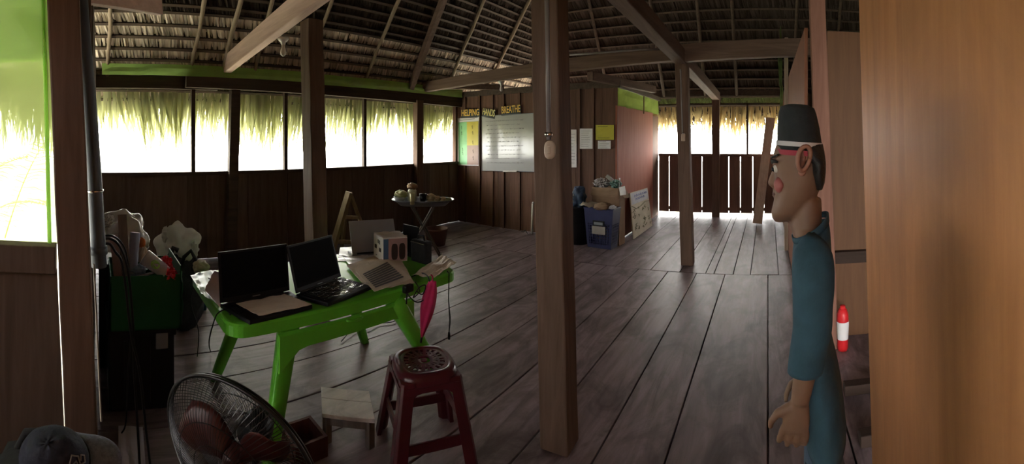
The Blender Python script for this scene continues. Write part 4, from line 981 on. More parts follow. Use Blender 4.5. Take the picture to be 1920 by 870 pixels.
for y_ in (-.12, .12):
    for s_ in (-1, 1):
        mb = MB(TM); mb.tube([(s_ * .24, y_ + s_ * .012, .0), (-s_ * .16, y_ + s_ * .012, tzz - .06)], .012, 8); mb.build('leg', LEGG, ty)
for x_ in (-.24, .24):
    mb = MB(TM); mb.tube([(x_, -.13, .03), (x_, .13, .03)], .009, 8); mb.build('foot_bar', LEGG, ty)
def ont(px, z=0.0, d=0.0):
    p = at(px, 372, 5.55 + d); p.z = tzz - .036 + z; return p
def lathe_thing(name, p, prof, mat, lab, cat, parts=(), group=None):
    t = thing(name, p, lab, cat, group)
    mb = MB(); mb.lathe(prof, p, 20); mb.build(parts[0] if parts else 'body', mat, t, smooth=True)
    return t
CREAM = plain('cream_ceramic', (.46, .44, .30), .4); OLIVE = plain('olive_fruit', (.30, .30, .14), .5, noise=.2); TANF = plain('tan_food', (.42, .30, .18), .7, noise=.3)
p = ont(773, .0, -.22); t = lathe_thing('drinking_cup', p, [(.026, 0), (.030, .06), (.034, .145), (.031, .145), (.028, .01)], plain('pale_yellow_cup', (.50, .47, .26), .4), 'tall pale yellow cup at the near rim of the tray table', 'cup', ('cup_body',))
p = ont(773, .0, .02); t = lathe_thing('storage_jar', p, [(.05, 0), (.058, .03), (.058, .14), (.045, .17)], CREAM, 'squat cream jar with a brown knobbly lid on the tray table', 'jar', ('jar_body',))
mb = MB(); mb.blob(p + up * .20, (.075, .065, .045), 3, .2, 3.5); mb.build('lid', plain('brown_lid', (.33, .20, .11), .6), t, smooth=True)
p = ont(750, .0, .0); t = lathe_thing('serving_bowl', p, [(.035, 0), (.06, .02), (.085, .07), (.08, .07), (.05, .02)], plain('grey_bowl', (.3, .3, .3), .4), 'grey bowl heaped with pale greens at the left rim of the tray table', 'bowl', ('bowl_body',))
mb = MB(); mb.blob(ont(752, .10), (.10, .07, .05), 5, .25, 3); tag(mb.build('leaf_bundle', OLIVE, smooth=True), 'pale green leafy bundle lying in the grey bowl', 'vegetable')
p = ont(793, .0, -.02); t = lathe_thing('dark_mug', p, [(.04, 0), (.046, .05), (.046, .11), (.042, .11), (.04, .01)], BLACKP, 'black mug in the middle of the tray table', 'mug', ('mug_body',))
mb = MB(); mb.tube([p + rv * .045 + up * .09, p + rv * .085 + up * .08, p + rv * .085 + up * .04, p + rv * .045 + up * .025], .007, 8); mb.build('handle', BLACKP, t, smooth=True)
for px, s_, lab in ((808, .062, 'large tan loaf leaning beside the black mug'), (820, .045, 'round tan bread roll beside the loaf on the tray'), (831, .038, 'small tan bread roll toward the far rim of the tray')):
    mb = MB(); mb.blob(ont(px, s_ * .9), (s_ * 1.1, s_, s_ * .85), px, .2, 3); tag(mb.build('bread_roll', TANF, smooth=True), lab, 'bread', 'bread on the tray table')
mb = MB(); mb.blob(ont(840, .03), (.05, .05, .028), 77, .3, 3); tag(mb.build('citrus_half', OLIVE, smooth=True), 'flat olive fruit at the far rim of the tray', 'fruit')
fz_ = thing('storage_bin', (tc_.x + .28, tc_.y + .35, 0), 'dull red-brown low bin in the dark behind the tray table legs', 'bin')
p = at(818, 452, 6.25); p.z = 0
mb = MB(); mb.lathe([(.13, 0), (.17, .22), (.175, .24), (.16, .24), (.125, .02)], p, 24); mb.build('bin_body', plain('dull_red_bin', (.10, .045, .035), .6), fz_, smooth=True)
mb = MB(); mb.lathe([(.178, .225), (.182, .235), (.178, .245)], p, 24, cap=False); mb.build('rim', plain('dull_red_rim', (.13, .06, .05), .6), fz_)

# ---------------------------------------------------------------- whiteboard wall
YW = YB - .034
wbd = thing('whiteboard', onY(950, 320, YW), 'big shiny whiteboard with faint handwriting on the board wall', 'whiteboard')
c0, c1, c2, c3 = onY(904, 320, YW), onY(1003, 322, YW), onY(1003, 212, YW), onY(903, 218, YW)
mb = MB(); qd = [c0, c1, c2, c3]; bk = Vector((0, .022, 0))
mb.add(qd + [p + bk for p in qd], [(0, 1, 2, 3), (7, 6, 5, 4), (0, 4, 5, 1), (1, 5, 6, 2), (2, 6, 7, 3), (3, 7, 4, 0)]); mb.build('writing_surface', BOARDW, wbd)
mb = MB(); mb.tube(qd, .008, 6, closed=True); mb.build('frame', GREYP, wbd)
def wq(u, v): return (c0 * (1 - u) + c1 * u) * (1 - v) + (c3 * (1 - u) + c2 * u) * v + Vector((0, -.0015, 0))
for r_ in range(11):
    v = .90 - .075 * r_; u = .08 + .02 * (r_ % 3); m_ = MB()
    while u < .80 - .1 * (r_ % 2):
        L = R.uniform(.03, .09); k = 6
        pts = [wq(u + L * i / k, v + .012 * math.sin(i * 2.3 + r_) * R.uniform(.4, 1)) for i in range(k + 1)]
        m_.tube(pts, .0022, 4); u += L + .02
    m_.build('handwriting_line', INK, wbd)
mb = MB(); a_, b_ = onY(946, 321, YW), onY(972, 321, YW); mb.bar(a_ + Vector((0, -.03, 0)), b_ + Vector((0, -.03, 0)), .05, .018); mb.build('marker_tray', WHITEP, wbd, bevel=.003)
# two-coloured chart
po = thing('wall_poster', onY(878, 312, YW), 'tall chart, green left half and yellow to mauve right half, beside the whiteboard', 'poster')
c0, c1, c2, c3 = onY(859, 310, YW - .004), onY(898, 311, YW - .004), onY(898, 219, YW - .004), onY(858, 222, YW - .004)
mb = MB(); mb.sheet(c0, c1, c2, c3, 8, 8, .004, th=.001); mb.build('sheet', PAPER, po)
POSTG = plain('poster_green', (.22, .50, .24), .45, noise=.2, sc=3); POSTY = plain('poster_yellow', (.52, .43, .06), .45, noise=.15, sc=3); POSTM = plain('poster_mauve', (.34, .22, .18), .45, noise=.2, sc=3)
def pq(u, v, o=.006): return (c0 * (1 - u) + c1 * u) * (1 - v) + (c3 * (1 - u) + c2 * u) * v + Vector((0, -o, 0))
for nm, u0, u1, v0, v1, m in (('green_half', .03, .45, .02, .91, POSTG), ('yellow_half', .45, .98, .42, .91, POSTY), ('mauve_half', .45, .98, .02, .42, POSTM)):
    mb = MB(); mb.sheet(pq(u0, v0), pq(u1, v0), pq(u1, v1), pq(u0, v1), 4, 4); mb.build(nm, m, po)
mb = MB(); mb.bar(pq(.12, .955, .007), pq(.82, .965, .007), .002, .012); mb.build('title_line', INK, po)
for u, v in ((.2, .80), (.2, .68), (.24, .34), (.24, .26), (.70, .80), (.72, .68), (.72, .48), (.74, .30), (.74, .16)):
    m_ = MB(); p = pq(u, v, .008); m_.lathe([(.0, -.008), (.008, 0), (.0, .008)], p + up * .022, 8); m_.bar(p + up * .016, p - up * .012, .006, .01); m_.bar(p + Vector((-.015, 0, .006)), p + Vector((.015, 0, .0)), .004, .006); m_.bar(p - up * .012, p + Vector((.012, 0, -.03)), .004, .006); m_.build('stick_figure', INKD, po)
# cut-out lettering
def sign(txt, x0, y0, x1, y1, card, let, lab):
    p, q_ = onY(x0, y0, YW - .006), onY(x1, y1, YW - .006); c = (p + q_) / 2; ex_ = (q_ - p); Wd = ex_.length
    t = thing('word_sign', c, lab, 'sign', 'cut-out word signs over the whiteboard')
    M = frame(c, ex_, Vector((0, -1, 0)))
    hgt = .135
    mb = MB(M); mb.box((0, -.02, -.004), (Wd * 1.04, hgt * 1.15, .004)); mb.build('backing_card', card, t)
    tm = text_mesh(txt, .16, Matrix.Identity(4)); xs = [v.x for v in tm.v]; ysx = [v.y for v in tm.v]
    sx, sy = Wd * .97 / (max(xs) - min(xs)), hgt * .9 / (max(ysx) - min(ysx)); cx = (max(xs) + min(xs)) / 2; cy = (max(ysx) + min(ysx)) / 2
    t2_ = MB(M); t2_.add([((v.x - cx) * sx, (v.y - cy) * sy, v.z * 1.5 + .002) for v in tm.v], tm.f); t2_.build('lettering', let, t)
DKCARD = plain('dark_card', (.05, .055, .06), .8)
sign('HELPING', 865, 212, 899, 210, DKCARD, LETTER, 'cut-out word HELPING over the two-coloured chart')
sign('HANDS', 905, 208.5, 928, 212.5, DKCARD, LETTERY, 'tilted cut-out word HANDS over the whiteboard corner')
sign('BREATHE', 940, 206.5, 976, 203, DKCARD, LETTER, 'cut-out word BREATHE over the middle of the whiteboard')
# notices
def notice(px0, py0, px1, py1, mat, lab, lines=6, sk=0.0, ruled=None):
    p = [onY(px0, py1, YW), onY(px1, py1 + sk, YW), onY(px1, py0 + sk, YW), onY(px0, py0, YW)]
    t = thing('notice_sign', (p[0] + p[1]) / 2, lab, 'notice', 'paper notices on the board wall')
    mb = MB(); mb.sheet(*p, 4, 6, .003, th=.001, seed=px0); mb.build('sheet', mat, t)
    m_ = MB()
    for k in range(lines):
        v = .12 + .76 * k / max(1, lines - 1); a_ = (p[0] * (1 - v) + p[3] * v); b_ = (p[1] * (1 - v) + p[2] * v)
        m_.bar(a_.lerp(b_, .12) + Vector((0, -.003, 0)), a_.lerp(b_, R.uniform(.6, .9)) + Vector((0, -.003, 0)), .0015, .006)
    m_.build('print_lines', INK if not ruled else ruled, t)
notice(1064, 243, 1081, 314, PAPER, 'tall narrow white paper pinned nearest the thick post', 10)
notice(1087, 241, 1111, 279, PAPER, 'white paper pinned between the tall narrow one and the yellow one', 8)
notice(1117, 234, 1151, 262, YELLOWP, 'yellow paper notice pinned beside the rust plywood corner', 2, 0, plain('olive_ink', (.15, .15, .03), .8))
notice(1121, 264, 1145, 279, PAPER, 'small white paper pinned under the yellow notice', 4)
# pale tube and flex standing by the wall
pt_ = thing('pale_tube', onY(998, 440, YB - .12), 'pale cardboard tube standing against the board wall behind the thick post', 'tube')
mb = MB(); a_, b_ = onY(999, 382, YB - .1), onY(997, 440, YB - .12); b_.z = 0; mb.tube([b_, a_], .018, 12); mb.build('tube_body', WHITEP, pt_, smooth=True)
mb = MB(); mb.tube([a_, a_ + Vector((0, .02, .015))], .021, 12); mb.build('cap', PAPER, pt_)
cord('wall_flex', [b_ + Vector((-.05, -.05, .01)), b_ + Vector((-.10, -.05, .06)), b_ + Vector((-.14, -.02, .02)), b_ + Vector((-.2, -.0, .01))], .005, BLACKP, 'short black flex curled on the floor by the pale tube')

# blue crate, cardboard box, bags in the corner behind the thick post
c = fl(1122, 466); cr = thing('laundry_crate', c, 'tall dark blue plastic crate with slotted sides by the board wall', 'crate')
t_ = -.10; RX_ = Vector((math.cos(t_), math.sin(t_), 0)); RY_ = Vector((-math.sin(t_), math.cos(t_), 0))
KM = Matrix((RX_, RY_, up)).transposed().to_4x4(); KM.translation = c + RY_ * .12
hC, wB, wT, dB, dT = .56, .185, .23, .10, .125
def cr_wall(nm, P):   # P(u,v): u 0..1 across, v 0..1 up
    m_ = MB(KM)
    def cell(u0, u1, v0, v1):
        n_ = (P(1, 0) - P(0, 0)).cross(P(0, 1) - P(0, 0)).normalized() * .004
        q_ = [P(u0, v0), P(u1, v0), P(u1, v1), P(u0, v1)]; m_.add([p + n_ for p in q_] + [p - n_ for p in q_], [(0, 1, 2, 3), (7, 6, 5, 4), (0, 4, 5, 1), (1, 5, 6, 2), (2, 6, 7, 3), (3, 7, 4, 0)])
    cell(0, 1, .62, 1); cell(0, 1, 0, .10); cell(0, .10, .1, .62); cell(.90, 1, .1, .62)
    for k in range(8): u = .10 + .8 * (k + .5) / 8; cell(u - .022, u + .022, .1, .62)
    for k in range(7): v = .1 + .52 * (k + .5) / 7; cell(.1, .9, v - .012, v + .012)
    m_.build(nm, BLUEC, cr)
L_ = lambda a, b, t: a + (b - a) * t
cr_wall('front_panel', lambda u, v: Vector((L_(-L_(wB, wT, v), L_(wB, wT, v), u), -L_(dB, dT, v), hC * v)))
cr_wall('rear_panel', lambda u, v: Vector((L_(L_(wB, wT, v), -L_(wB, wT, v), u), L_(dB, dT, v), hC * v)))
cr_wall('side_panel', lambda u, v: Vector((L_(wB, wT, v), L_(-L_(dB, dT, v), L_(dB, dT, v), u), hC * v)))
cr_wall('side_panel', lambda u, v: Vector((-L_(wB, wT, v), L_(L_(dB, dT, v), -L_(dB, dT, v), u), hC * v)))
mb = MB(KM); mb.b2((-wB, -dB, 0), (wB, dB, .01)); mb.build('bottom_panel', BLUEC, cr)
mb = MB(KM); mb.tube([(-wT, -dT, hC), (wT, -dT, hC), (wT, dT, hC), (-wT, dT, hC)], .012, 6, closed=True); mb.build('rim', BLUEC, cr)
mb = MB(KM); mb.b2((-.10, -dT + .004, hC * .36), (.11, -dT - .004 + .0, hC * .56)); mb.build('label_card', plain('pale_label', (.33, .30, .28), .7), cr)
mb = MB(KM); mb.b2((-.085, -dT - .008, hC * .57), (.095, -dT + .004, hC * .70)); mb.build('handle_slot', BLACKP, cr)
mb = MB(KM); mb.b2((-.065, -dT - .012, hC * .60), (.075, -dT - .004, hC * .665)); mb.build('slot_plate', GREYP, cr)
mb = MB(KM); mb.sheet((-.29, -.16, hC + .055), (.0, -.15, hC + .00), (.05, .10, hC + .03), (-.26, .11, hC + .06), 14, 10, .035, th=.002, seed=4)
tag(mb.build('crumpled_paper', plain('cream_paper', (.56, .50, .42), .8), smooth=True), 'cream crumpled paper spilling over the rim of the blue crate', 'paper')
mb = MB(KM); mb.blob((.05, -.09, hC + .035), (.12, .09, .055), 9, .3, 3); tag(mb.build('brown_paper_bag', CARDB, smooth=True), 'crumpled brown paper bag on top of the blue crate', 'bag')
mb = MB(KM); mb.blob((.20, -.07, hC + .025), (.05, .07, .03), 19, .4, 4); tag(mb.build('foil_wrap', plain('bright_foil', (.7, .72, .75), .3), smooth=False), 'shiny pale wrap at the right rim of the blue crate', 'wrapping')
# cardboard box stands on a stacked bin behind the crate
gx = thing('waste_bin', fl(1083, 455), 'black plastic bin half hidden behind the thick post', 'bin')
p = fl(1086, 456); p.z = 0
mb = MB(); mb.lathe([(.12, 0), (.145, .52), (.155, .53), (.155, .55), (.13, .55), (.11, .02)], p, 28); mb.build('bin_body', BLACKP, gx, smooth=True)
mb = MB(); mb.tube([p + Vector((.157 * math.cos(t), .157 * math.sin(t), .535)) for t in [2 * PI * k / 28 for k in range(28)]], .008, 6, closed=True); mb.build('rim', BLACKP, gx)
bgb = bag('blue_bag', p + Vector((-.005, 0, .685)), (.11, .11, .15), 51, plain('navy_blue_bag', (.035, .06, .11), .5, noise=.2), 'dark blue plastic bag bulging from the black bin', amp=.25)
mb = MB(); mb.blob(p + Vector((-.07, -.08, .68)), (.04, .03, .07), 52, .3, 3); mb.build('pale_patch', plain('pale_patch', (.4, .38, .36), .6), bgb, smooth=True)
ck = thing('cardboard_box', KM @ Vector((0, .24, 0)), 'open brown cardboard box behind and above the blue crate, stuffed with packaging', 'box')
for lo, hi, nm in (((-.245, .142, 0), (.20, .149, .83), 'front_panel'), ((-.245, .33, 0), (.20, .337, .83), 'rear_panel'), ((-.245, .15, 0), (-.238, .332, .83), 'side_panel'), ((.193, .15, 0), (.20, .332, .83), 'side_panel')):
    mb = MB(KM); mb.b2(lo, hi); mb.build(nm, CARDB, ck)
mb = MB(KM); mb.sheet((-.25, .14, .83), (.19, .14, .83), (.19, .10, .70), (-.25, .10, .71), 6, 4, .006, th=.003); mb.build('front_flap', CARDB, ck)
mb = MB(KM); mb.sheet((.20, .15, .83), (.20, .33, .83), (.28, .33, .68), (.27, .15, .69), 4, 4, .006, th=.003); mb.build('side_flap', CARDB, ck)
mb = MB(KM); mb.blob((-.14, .24, .88), (.12, .09, .07), 61, .4, 4); tag(mb.build('clear_wrap', film('clear_wrap_plastic', (.5, .48, .5), .55, .12)), 'crumpled clear wrap sticking out of the cardboard box', 'wrapping')
mb = MB(KM); mb.bar((-.04, .21, 1.0), (.14, .24, .86), .05, .045); tag(mb.build('carton', plain('grey_carton', (.30, .28, .26), .7)), 'narrow grey carton tipped in the cardboard box', 'carton')
mb = MB(KM); mb.blob((.10, .24, .88), (.08, .08, .06), 63, .4, 4); tag(mb.build('green_wrap', plain('sea_green_plastic', (.10, .20, .17), .4)), 'sea-green plastic wrap in the cardboard box', 'wrapping')
bt = lathe_thing('plastic_bottle', KM @ Vector((.17, .22, .76)), [(.022, 0), (.024, .10), (.022, .15), (.010, .18), (.010, .20)], film('clear_bottle', (.5, .52, .5), .6, .1), 'small clear bottle standing in the cardboard box corner', 'bottle', ('bottle_body',))
mb = MB(); mb.lathe([(.012, .195), (.012, .215)], KM @ Vector((.17, .22, .76)), 12); mb.build('cap', WHITEP, bt)
mb = MB(KM); mb.sheet((.235, .10, .735), (.33, .10, .755), (.305, .11, .875), (.21, .11, .85), 3, 3, .002, th=.002); tag(mb.build('white_card', PAPER), 'white card hanging askew at the cardboard box flap', 'card')
# painted board leaning on the rust partition
b0, b1, b2_, b3 = onX(1188, 440, XP + .20), onX(1223, 422, XP + .20), onX(1214, 352, XP + .03), onX(1181, 362, XP + .03)
b0.z = b1.z = .012
bd_ = thing('painted_board', (b0 + b1) / 2, 'pale painted board with blue lettering leaning on the rust plywood', 'board')
n_ = (b1 - b0).cross(b3 - b0).normalized()
if n_.x < 0: n_ = -n_
mb = MB(); qd = [b0, b1, b2_, b3]; mb.add([p + n_ * .001 for p in qd] + [p - n_ * .014 for p in qd], [(0, 1, 2, 3), (7, 6, 5, 4), (0, 4, 5, 1), (1, 5, 6, 2), (2, 6, 7, 3), (3, 7, 4, 0)]); mb.build('panel', plain('pale_painted_panel', (.42, .38, .28), .7, noise=.15, sc=5), bd_)
def dq(u, v): return (b0 * (1 - u) + b1 * u) * (1 - v) + (b3 * (1 - u) + b2_ * u) * v + n_ * .004
mb = MB(); mb.sheet(dq(.03, .72), dq(.97, .72), dq(.97, .98), dq(.03, .98), 3, 3); mb.build('sky_band', plain('pale_blue_paint', (.40, .41, .46), .7), bd_)
for v, a0, a1 in ((.90, .2, .92), (.82, .25, .7)):
    m_ = MB(); u = a0
    while u < a1:
        m_.bar(dq(u, v - .025) + n_ * .002, dq(u + .02, v + .025) + n_ * .002, .010, .004, up=n_); m_.bar(dq(u + .03, v + .02) + n_ * .002, dq(u + .07, v - .02) + n_ * .002, .010, .004, up=n_); u += .105
    m_.build('blue_lettering', INKB, bd_)
for k in range(26):
    m_ = MB(); u, v = R.uniform(.08, .9), R.uniform(.08, .58); m_.tube([dq(u, v), dq(u + R.uniform(-.08, .08), v + R.uniform(.02, .07)), dq(u + R.uniform(-.1, .1), v + R.uniform(.0, .05))], .005, 4); m_.build('painted_stroke', plain('olive_paint', (.16, .17, .10), .7) if k == 0 else bpy.data.materials['olive_paint'], bd_)
m_ = MB(); m_.tube([dq(.03, .70), dq(.25, .60), dq(.5, .62), dq(.75, .68), dq(.97, .66)], .006, 4); m_.build('hill_line', bpy.data.materials['olive_paint'], bd_)
# plank leaning at the far window
pl0, pl1 = fl(1420, 421), onY(1445, 221, YF - .12)
mb = MB(); mb.bar(pl0 + up * .02, pl1, .17, .03, up=(0, 1, 0)); tag(mb.build('leaning_plank', PALEW, bevel=.003), 'wide pale plank leaning against the far window', 'plank')

# ---------------------------------------------------------------- lamps, switches, conduits
def bulb(p, s, lab):
    t = thing('light_bulb', p, lab, 'lamp', 'white bulbs in ceramic holders')
    mb = MB(); mb.lathe([(.055 * s, 0), (.058 * s, -.015 * s), (.045 * s, -.035 * s), (.026 * s, -.045 * s), (.02 * s, -.075 * s)], p, 24); mb.build('holder', WHITEP, t, smooth=True)
    mb = MB(); mb.lathe([(.017 * s, -.070 * s), (.017 * s, -.10 * s), (.026 * s, -.125 * s), (.031 * s, -.150 * s), (.026 * s, -.172 * s), (.012 * s, -.184 * s), (0, -.187 * s)], p, 24); mb.build('bulb', WHITEP, t, smooth=True)
bulb(at(531, 70, 4.4) , 1.05, 'white bulb in a ceramic holder under the pale pinkish beam')
bulb(at(940, 152, 5.75), .75, 'small white bulb high at the corner over the whiteboard')
# conduit and pull switch on the thick post
ps_ = thing('wall_switch', at(1031, 290, 1.95), 'beige oval switch with grey conduit on the thick middle post', 'switch')
pr = 1.965
mb = MB(); mb.tube([at(1024, -60, 1.98), at(1027, 100, pr), at(1029, 262, pr)], .011, 12); mb.build('conduit', CONDUIT, ps_, smooth=True)
mb = MB(); mb.tube([at(1028.5, 248, pr), at(1028.6, 256, pr)], .018, 12); mb.build('clip', STEEL, ps_, smooth=True)
cS = at(1031, 281, pr); vdir = Vector((cS.x, cS.y, 0)).normalized(); rr2 = Vector((vdir.y, -vdir.x, 0))
mb = MB(); rings = []
for dz_, k in ((.0, 1), (.014, 1), (.022, .86), (.024, .5)):
    rings.append([cS - vdir * dz_ + rr2 * .0265 * k * math.copysign(abs(math.cos(t)) ** .75, math.cos(t)) + up * .042 * k * math.copysign(abs(math.sin(t)) ** .75, math.sin(t)) for t in [2 * PI * q2 / 28 for q2 in range(28)]])
mb.loft(rings); mb.build('switch_body', BEIGEP, ps_, smooth=True)
mb = MB(); mb.box(cS - vdir * .026 - rr2 * .006, (.014, .010, .034), Matrix((rr2, vdir, up)).transposed()); mb.build('rocker', BEIGEP, ps_, bevel=.002)
# small switch on the lone post
s2 = thing('wall_switch', at(1281, 258, 5.1), 'tiny white switch on the lone dark post before the far windows', 'switch')
mb = MB(); mb.tube([at(1276, 130, 5.16), at(1280, 252, 5.16)], .009, 8); mb.build('conduit', CONDUIT, s2)
mb = MB(); mb.box(at(1281, 258, 5.13), (.05, .03, .09), (0, 0, .18)); mb.build('switch_body', BEIGEP, s2, bevel=.008)
mb = MB(); mb.tube([at(1279, 250, 5.11), at(1283, 250, 5.11)], .008, 6); mb.build('clip', STEEL, s2)
mb = MB(); mb.tube([at(1068, 103, 5.45), at(1110, 100, 5.35), at(1200, 93, 5.15), at(1250, 92, 5.1)], .014, 8); tag(mb.build('beam_conduit', CONDUIT, smooth=True), 'grey conduit running along the top of the beam to the lone post', 'conduit')
jb = thing('junction_box', at(1265, 90, 5.05), 'small white junction box on the beam above the lone post', 'junction box')
mb = MB(); mb.box(at(1265, 86.5, 5.05), (.09, .06, .05), (0, 0, .2)); mb.build('box_body', WHITEP, jb, bevel=.006)
mb = MB(); mb.box(at(1266, 87, 5.0), (.03, .02, .025), (0, 0, .2)); mb.build('socket_face', BLACKP, jb)
# red bottle by the right-hand post
p = fl(1580, 656); rb = thing('plastic_bottle', p, 'red bottle with a white label on the floor beyond the reddish post', 'bottle')
mb = MB(); mb.lathe([(.034, 0), (.040, .02), (.040, .09), (.045, .20), (.043, .26), (.03, .30), (.02, .305)], p, 24); mb.build('bottle_body', REDP, rb, smooth=True)
mb = MB(); mb.lathe([(.041, .085), (.0465, .20), (.0462, .215)], p, 24, cap=False); mb.build('label_wrap', PAPER, rb, smooth=True)
mb = MB(); mb.lathe([(.021, .30), (.021, .325), (.012, .33)], p, 16); mb.build('cap', REDP, rb)
# ---------------------------------------------------------------- the person walking in profile, close on the right
SKIN = plain('brown_skin', (.17, .088, .056), .55, noise=.10, sc=14)
SHIRT = plain('teal_blue_shirt', (.026, .064, .092), .85, noise=.18, sc=26, bump=.35)
JEANS = plain('blue_denim_trousers', (.040, .066, .110), .85, noise=.22, sc=40, bump=.35)
HAIRM = plain('black_hair', (.012, .010, .010), .6, noise=.3, sc=60, bump=.6)
CAPM = plain('black_felt_cap', (.014, .016, .018), .85, noise=.2, sc=40, bump=.3)
RP = .95
tp_ = (1505 - PX0) / F
PO = Vector((RP * math.sin(tp_), RP * math.cos(tp_), 0))
pf = Vector((-math.cos(tp_), math.sin(tp_), 0))      # the way the person faces: across the view, to the left
ps2 = Vector((-math.sin(tp_), -math.cos(tp_), 0))     # toward the viewer (the person's left side)
def PW(a, s, z): return PO + pf * a + ps2 * s + Vector((0, 0, z))
K = RP / F                                            # metres per pixel at that distance
def pa(px): return -(px - 1505) * K                   # forward offset of a pixel column
def pz(py): return H - (py - PY0) * K
def ringp(z, x0, x1, dep, e=1.0, n=28, tilt=0.0, s0=0.0):
    """cross-section between pixel columns x0..x1 (x0 is the front), dep wide across the body"""
    c, h = (pa(x0) + pa(x1)) / 2, abs(pa(x0) - pa(x1)) / 2; out = []
    for k in range(n):
        t = 2 * PI * k / n; ct, st = math.cos(t), math.sin(t)
        a = c + h * math.copysign(abs(ct) ** e, ct); s_ = s0 + dep / 2 * math.copysign(abs(st) ** e, st)
        out.append(PW(a, s_, z + tilt * a))
    return out
pr_ = thing('person', PO, 'person in black banded cap, teal-blue shirt and jeans, walking past in profile with bowed head', 'person')
# ---- body: head, neck, trunk, arms with hands, legs fused into one skin
B = MB()
head = [(414, 1452, 1476, .045), (406, 1447, 1492, .075), (396, 1446, 1510, .098), (384, 1449, 1522, .114), (370, 1452, 1530, .124), (358, 1453, 1536, .132), (344, 1455, 1540, .138), (328, 1453, 1543, .142), (312, 1449, 1544, .146), (296, 1448, 1543, .148), (278, 1453, 1540, .146), (258, 1461, 1534, .138), (240, 1472, 1524, .115), (230, 1485, 1512, .07)]
B.loft([ringp(pz(y), a, b, d, .92) for y, a, b, d in head])
nose = [(316, 1449, 1470, .016), (330, 1443, 1472, .022), (342, 1439, 1474, .030), (348, 1441, 1474, .034), (352, 1449, 1474, .026)]
B.loft([ringp(pz(y), a, b, d, 1.0, 14) for y, a, b, d in nose])
B.loft([ringp(pz(y), a, b, d, 1.0, 14) for y, a, b, d in ((355, 1452, 1475, .030), (359, 1447, 1477, .046), (362.5, 1451, 1478, .048), (366, 1447, 1477, .044), (371, 1453, 1475, .028))])
B.loft([ringp(pz(y), a, b, d, 1.0, 14) for y, a, b, d in ((306, 1450, 1475, .10), (301, 1446, 1478, .115), (296, 1449, 1478, .11))])
neck = [(372, 1490, 1540, .105), (392, 1482, 1541, .108), (420, 1480, 1541, .112), (446, 1489, 1548, .15), (466, 1491, 1552, .215), (486, 1491, 1553, .27), (520, 1492, 1552, .275), (550, 1495, 1551, .25), (580, 1498, 1549, .23), (615, 1500, 1550, .215), (650, 1502, 1556, .22), (700, 1506, 1566, .25), (760, 1510, 1570, .28), (820, 1512, 1572, .28), (870, 1514, 1570, .27)]
B.loft([ringp(pz(y), a, b, d, .95) for y, a, b, d in neck])
for s_ in (-1, 1):                                    # legs
    lead = .10 * s_
    prof = [(.88, 0, .034), (.66, .25, .042), (.47, .55, .040), (.38, .62, .040), (.25, .8, .038), (.09, 1.0, .032), (.03, 1.0, .032)]
    B.tube([PW(pa(1541) + lead * q_, s_ * .072, z) for z, q_, r_ in prof], [r_ for _, _, r_ in prof], 16)
    B.blob(PW(pa(1541) + lead + .07, s_ * .072, .045), (.11, .042, .038), 3, .03, 2)
# near arm hangs back beside the hip, far arm forward with its hand low in front
def ar(px, py, s): return at(px, py, RP - s)
arms = ((1, [ar(1521, 470, .085), ar(1525, 545, .135), ar(1524, 612, .140), ar(1511, 690, .145), ar(1500, 752, .145)]),
        (-1, [ar(1524, 478, -.115), ar(1526, 530, -.14), ar(1524, 590, -.14), ar(1516, 650, -.14), ar(1512, 700, -.14)]))
hands = []
for s_, pts in arms:
    B.tube(pts, [.022, .031, .028, .023, .018], 14)
    w = pts[-1]; d = (pts[-1] - pts[-2]).normalized(); side = ps2 * s_; fwd_ = (pf - d * pf.dot(d)).normalized(); hs = .70
    rg = []
    for t, hw, th2 in ((-.012, .021, .019), (.02, .031, .016), (.055, .039, .014), (.085, .037, .012)):
        c_ = w + d * t * hs; rg.append([c_ + fwd_ * hw * hs * math.cos(q_) + side * th2 * hs * math.sin(q_) for q_ in [2 * PI * k / 14 for k in range(14)]])
    B.loft(rg)
    for i, (o_, L) in enumerate(((.031, .072), (.010, .082), (-.011, .076), (-.031, .060))):
        o_ *= hs; L *= hs
        k0 = w + d * .078 * hs + fwd_ * o_; c1 = d * .93 - side * .18 + fwd_ * o_ * 6; k1 = k0 + c1 * L * .45; c2 = d * .8 - side * .45 + fwd_ * o_ * 2; k2 = k1 + c2 * L * .32; c3 = d * .6 - side * .7; k3 = k2 + c3 * L * .28
        B.tube([k0, k1, k2, k3], [.0074, .0068, .006, .0048], 8)
    k0 = w + d * .02 * hs + fwd_ * .024 * hs; k1 = k0 + (fwd_ * .030 + d * .024) * hs; k2 = k1 + (fwd_ * .012 + d * .030 - side * .008) * hs; k3 = k2 + (d * .026 - side * .012) * hs
    B.tube([k0, k1, k2, k3], [.010, .0085, .0072, .0055], 8)
body = B.build('body', SKIN, pr_, smooth=True)
md = body.modifiers.new('fuse', 'REMESH'); md.mode = 'VOXEL'; md.voxel_size = .004; md.use_smooth_shade = True
md = body.modifiers.new('soft', 'SMOOTH'); md.factor = .5; md.iterations = 3
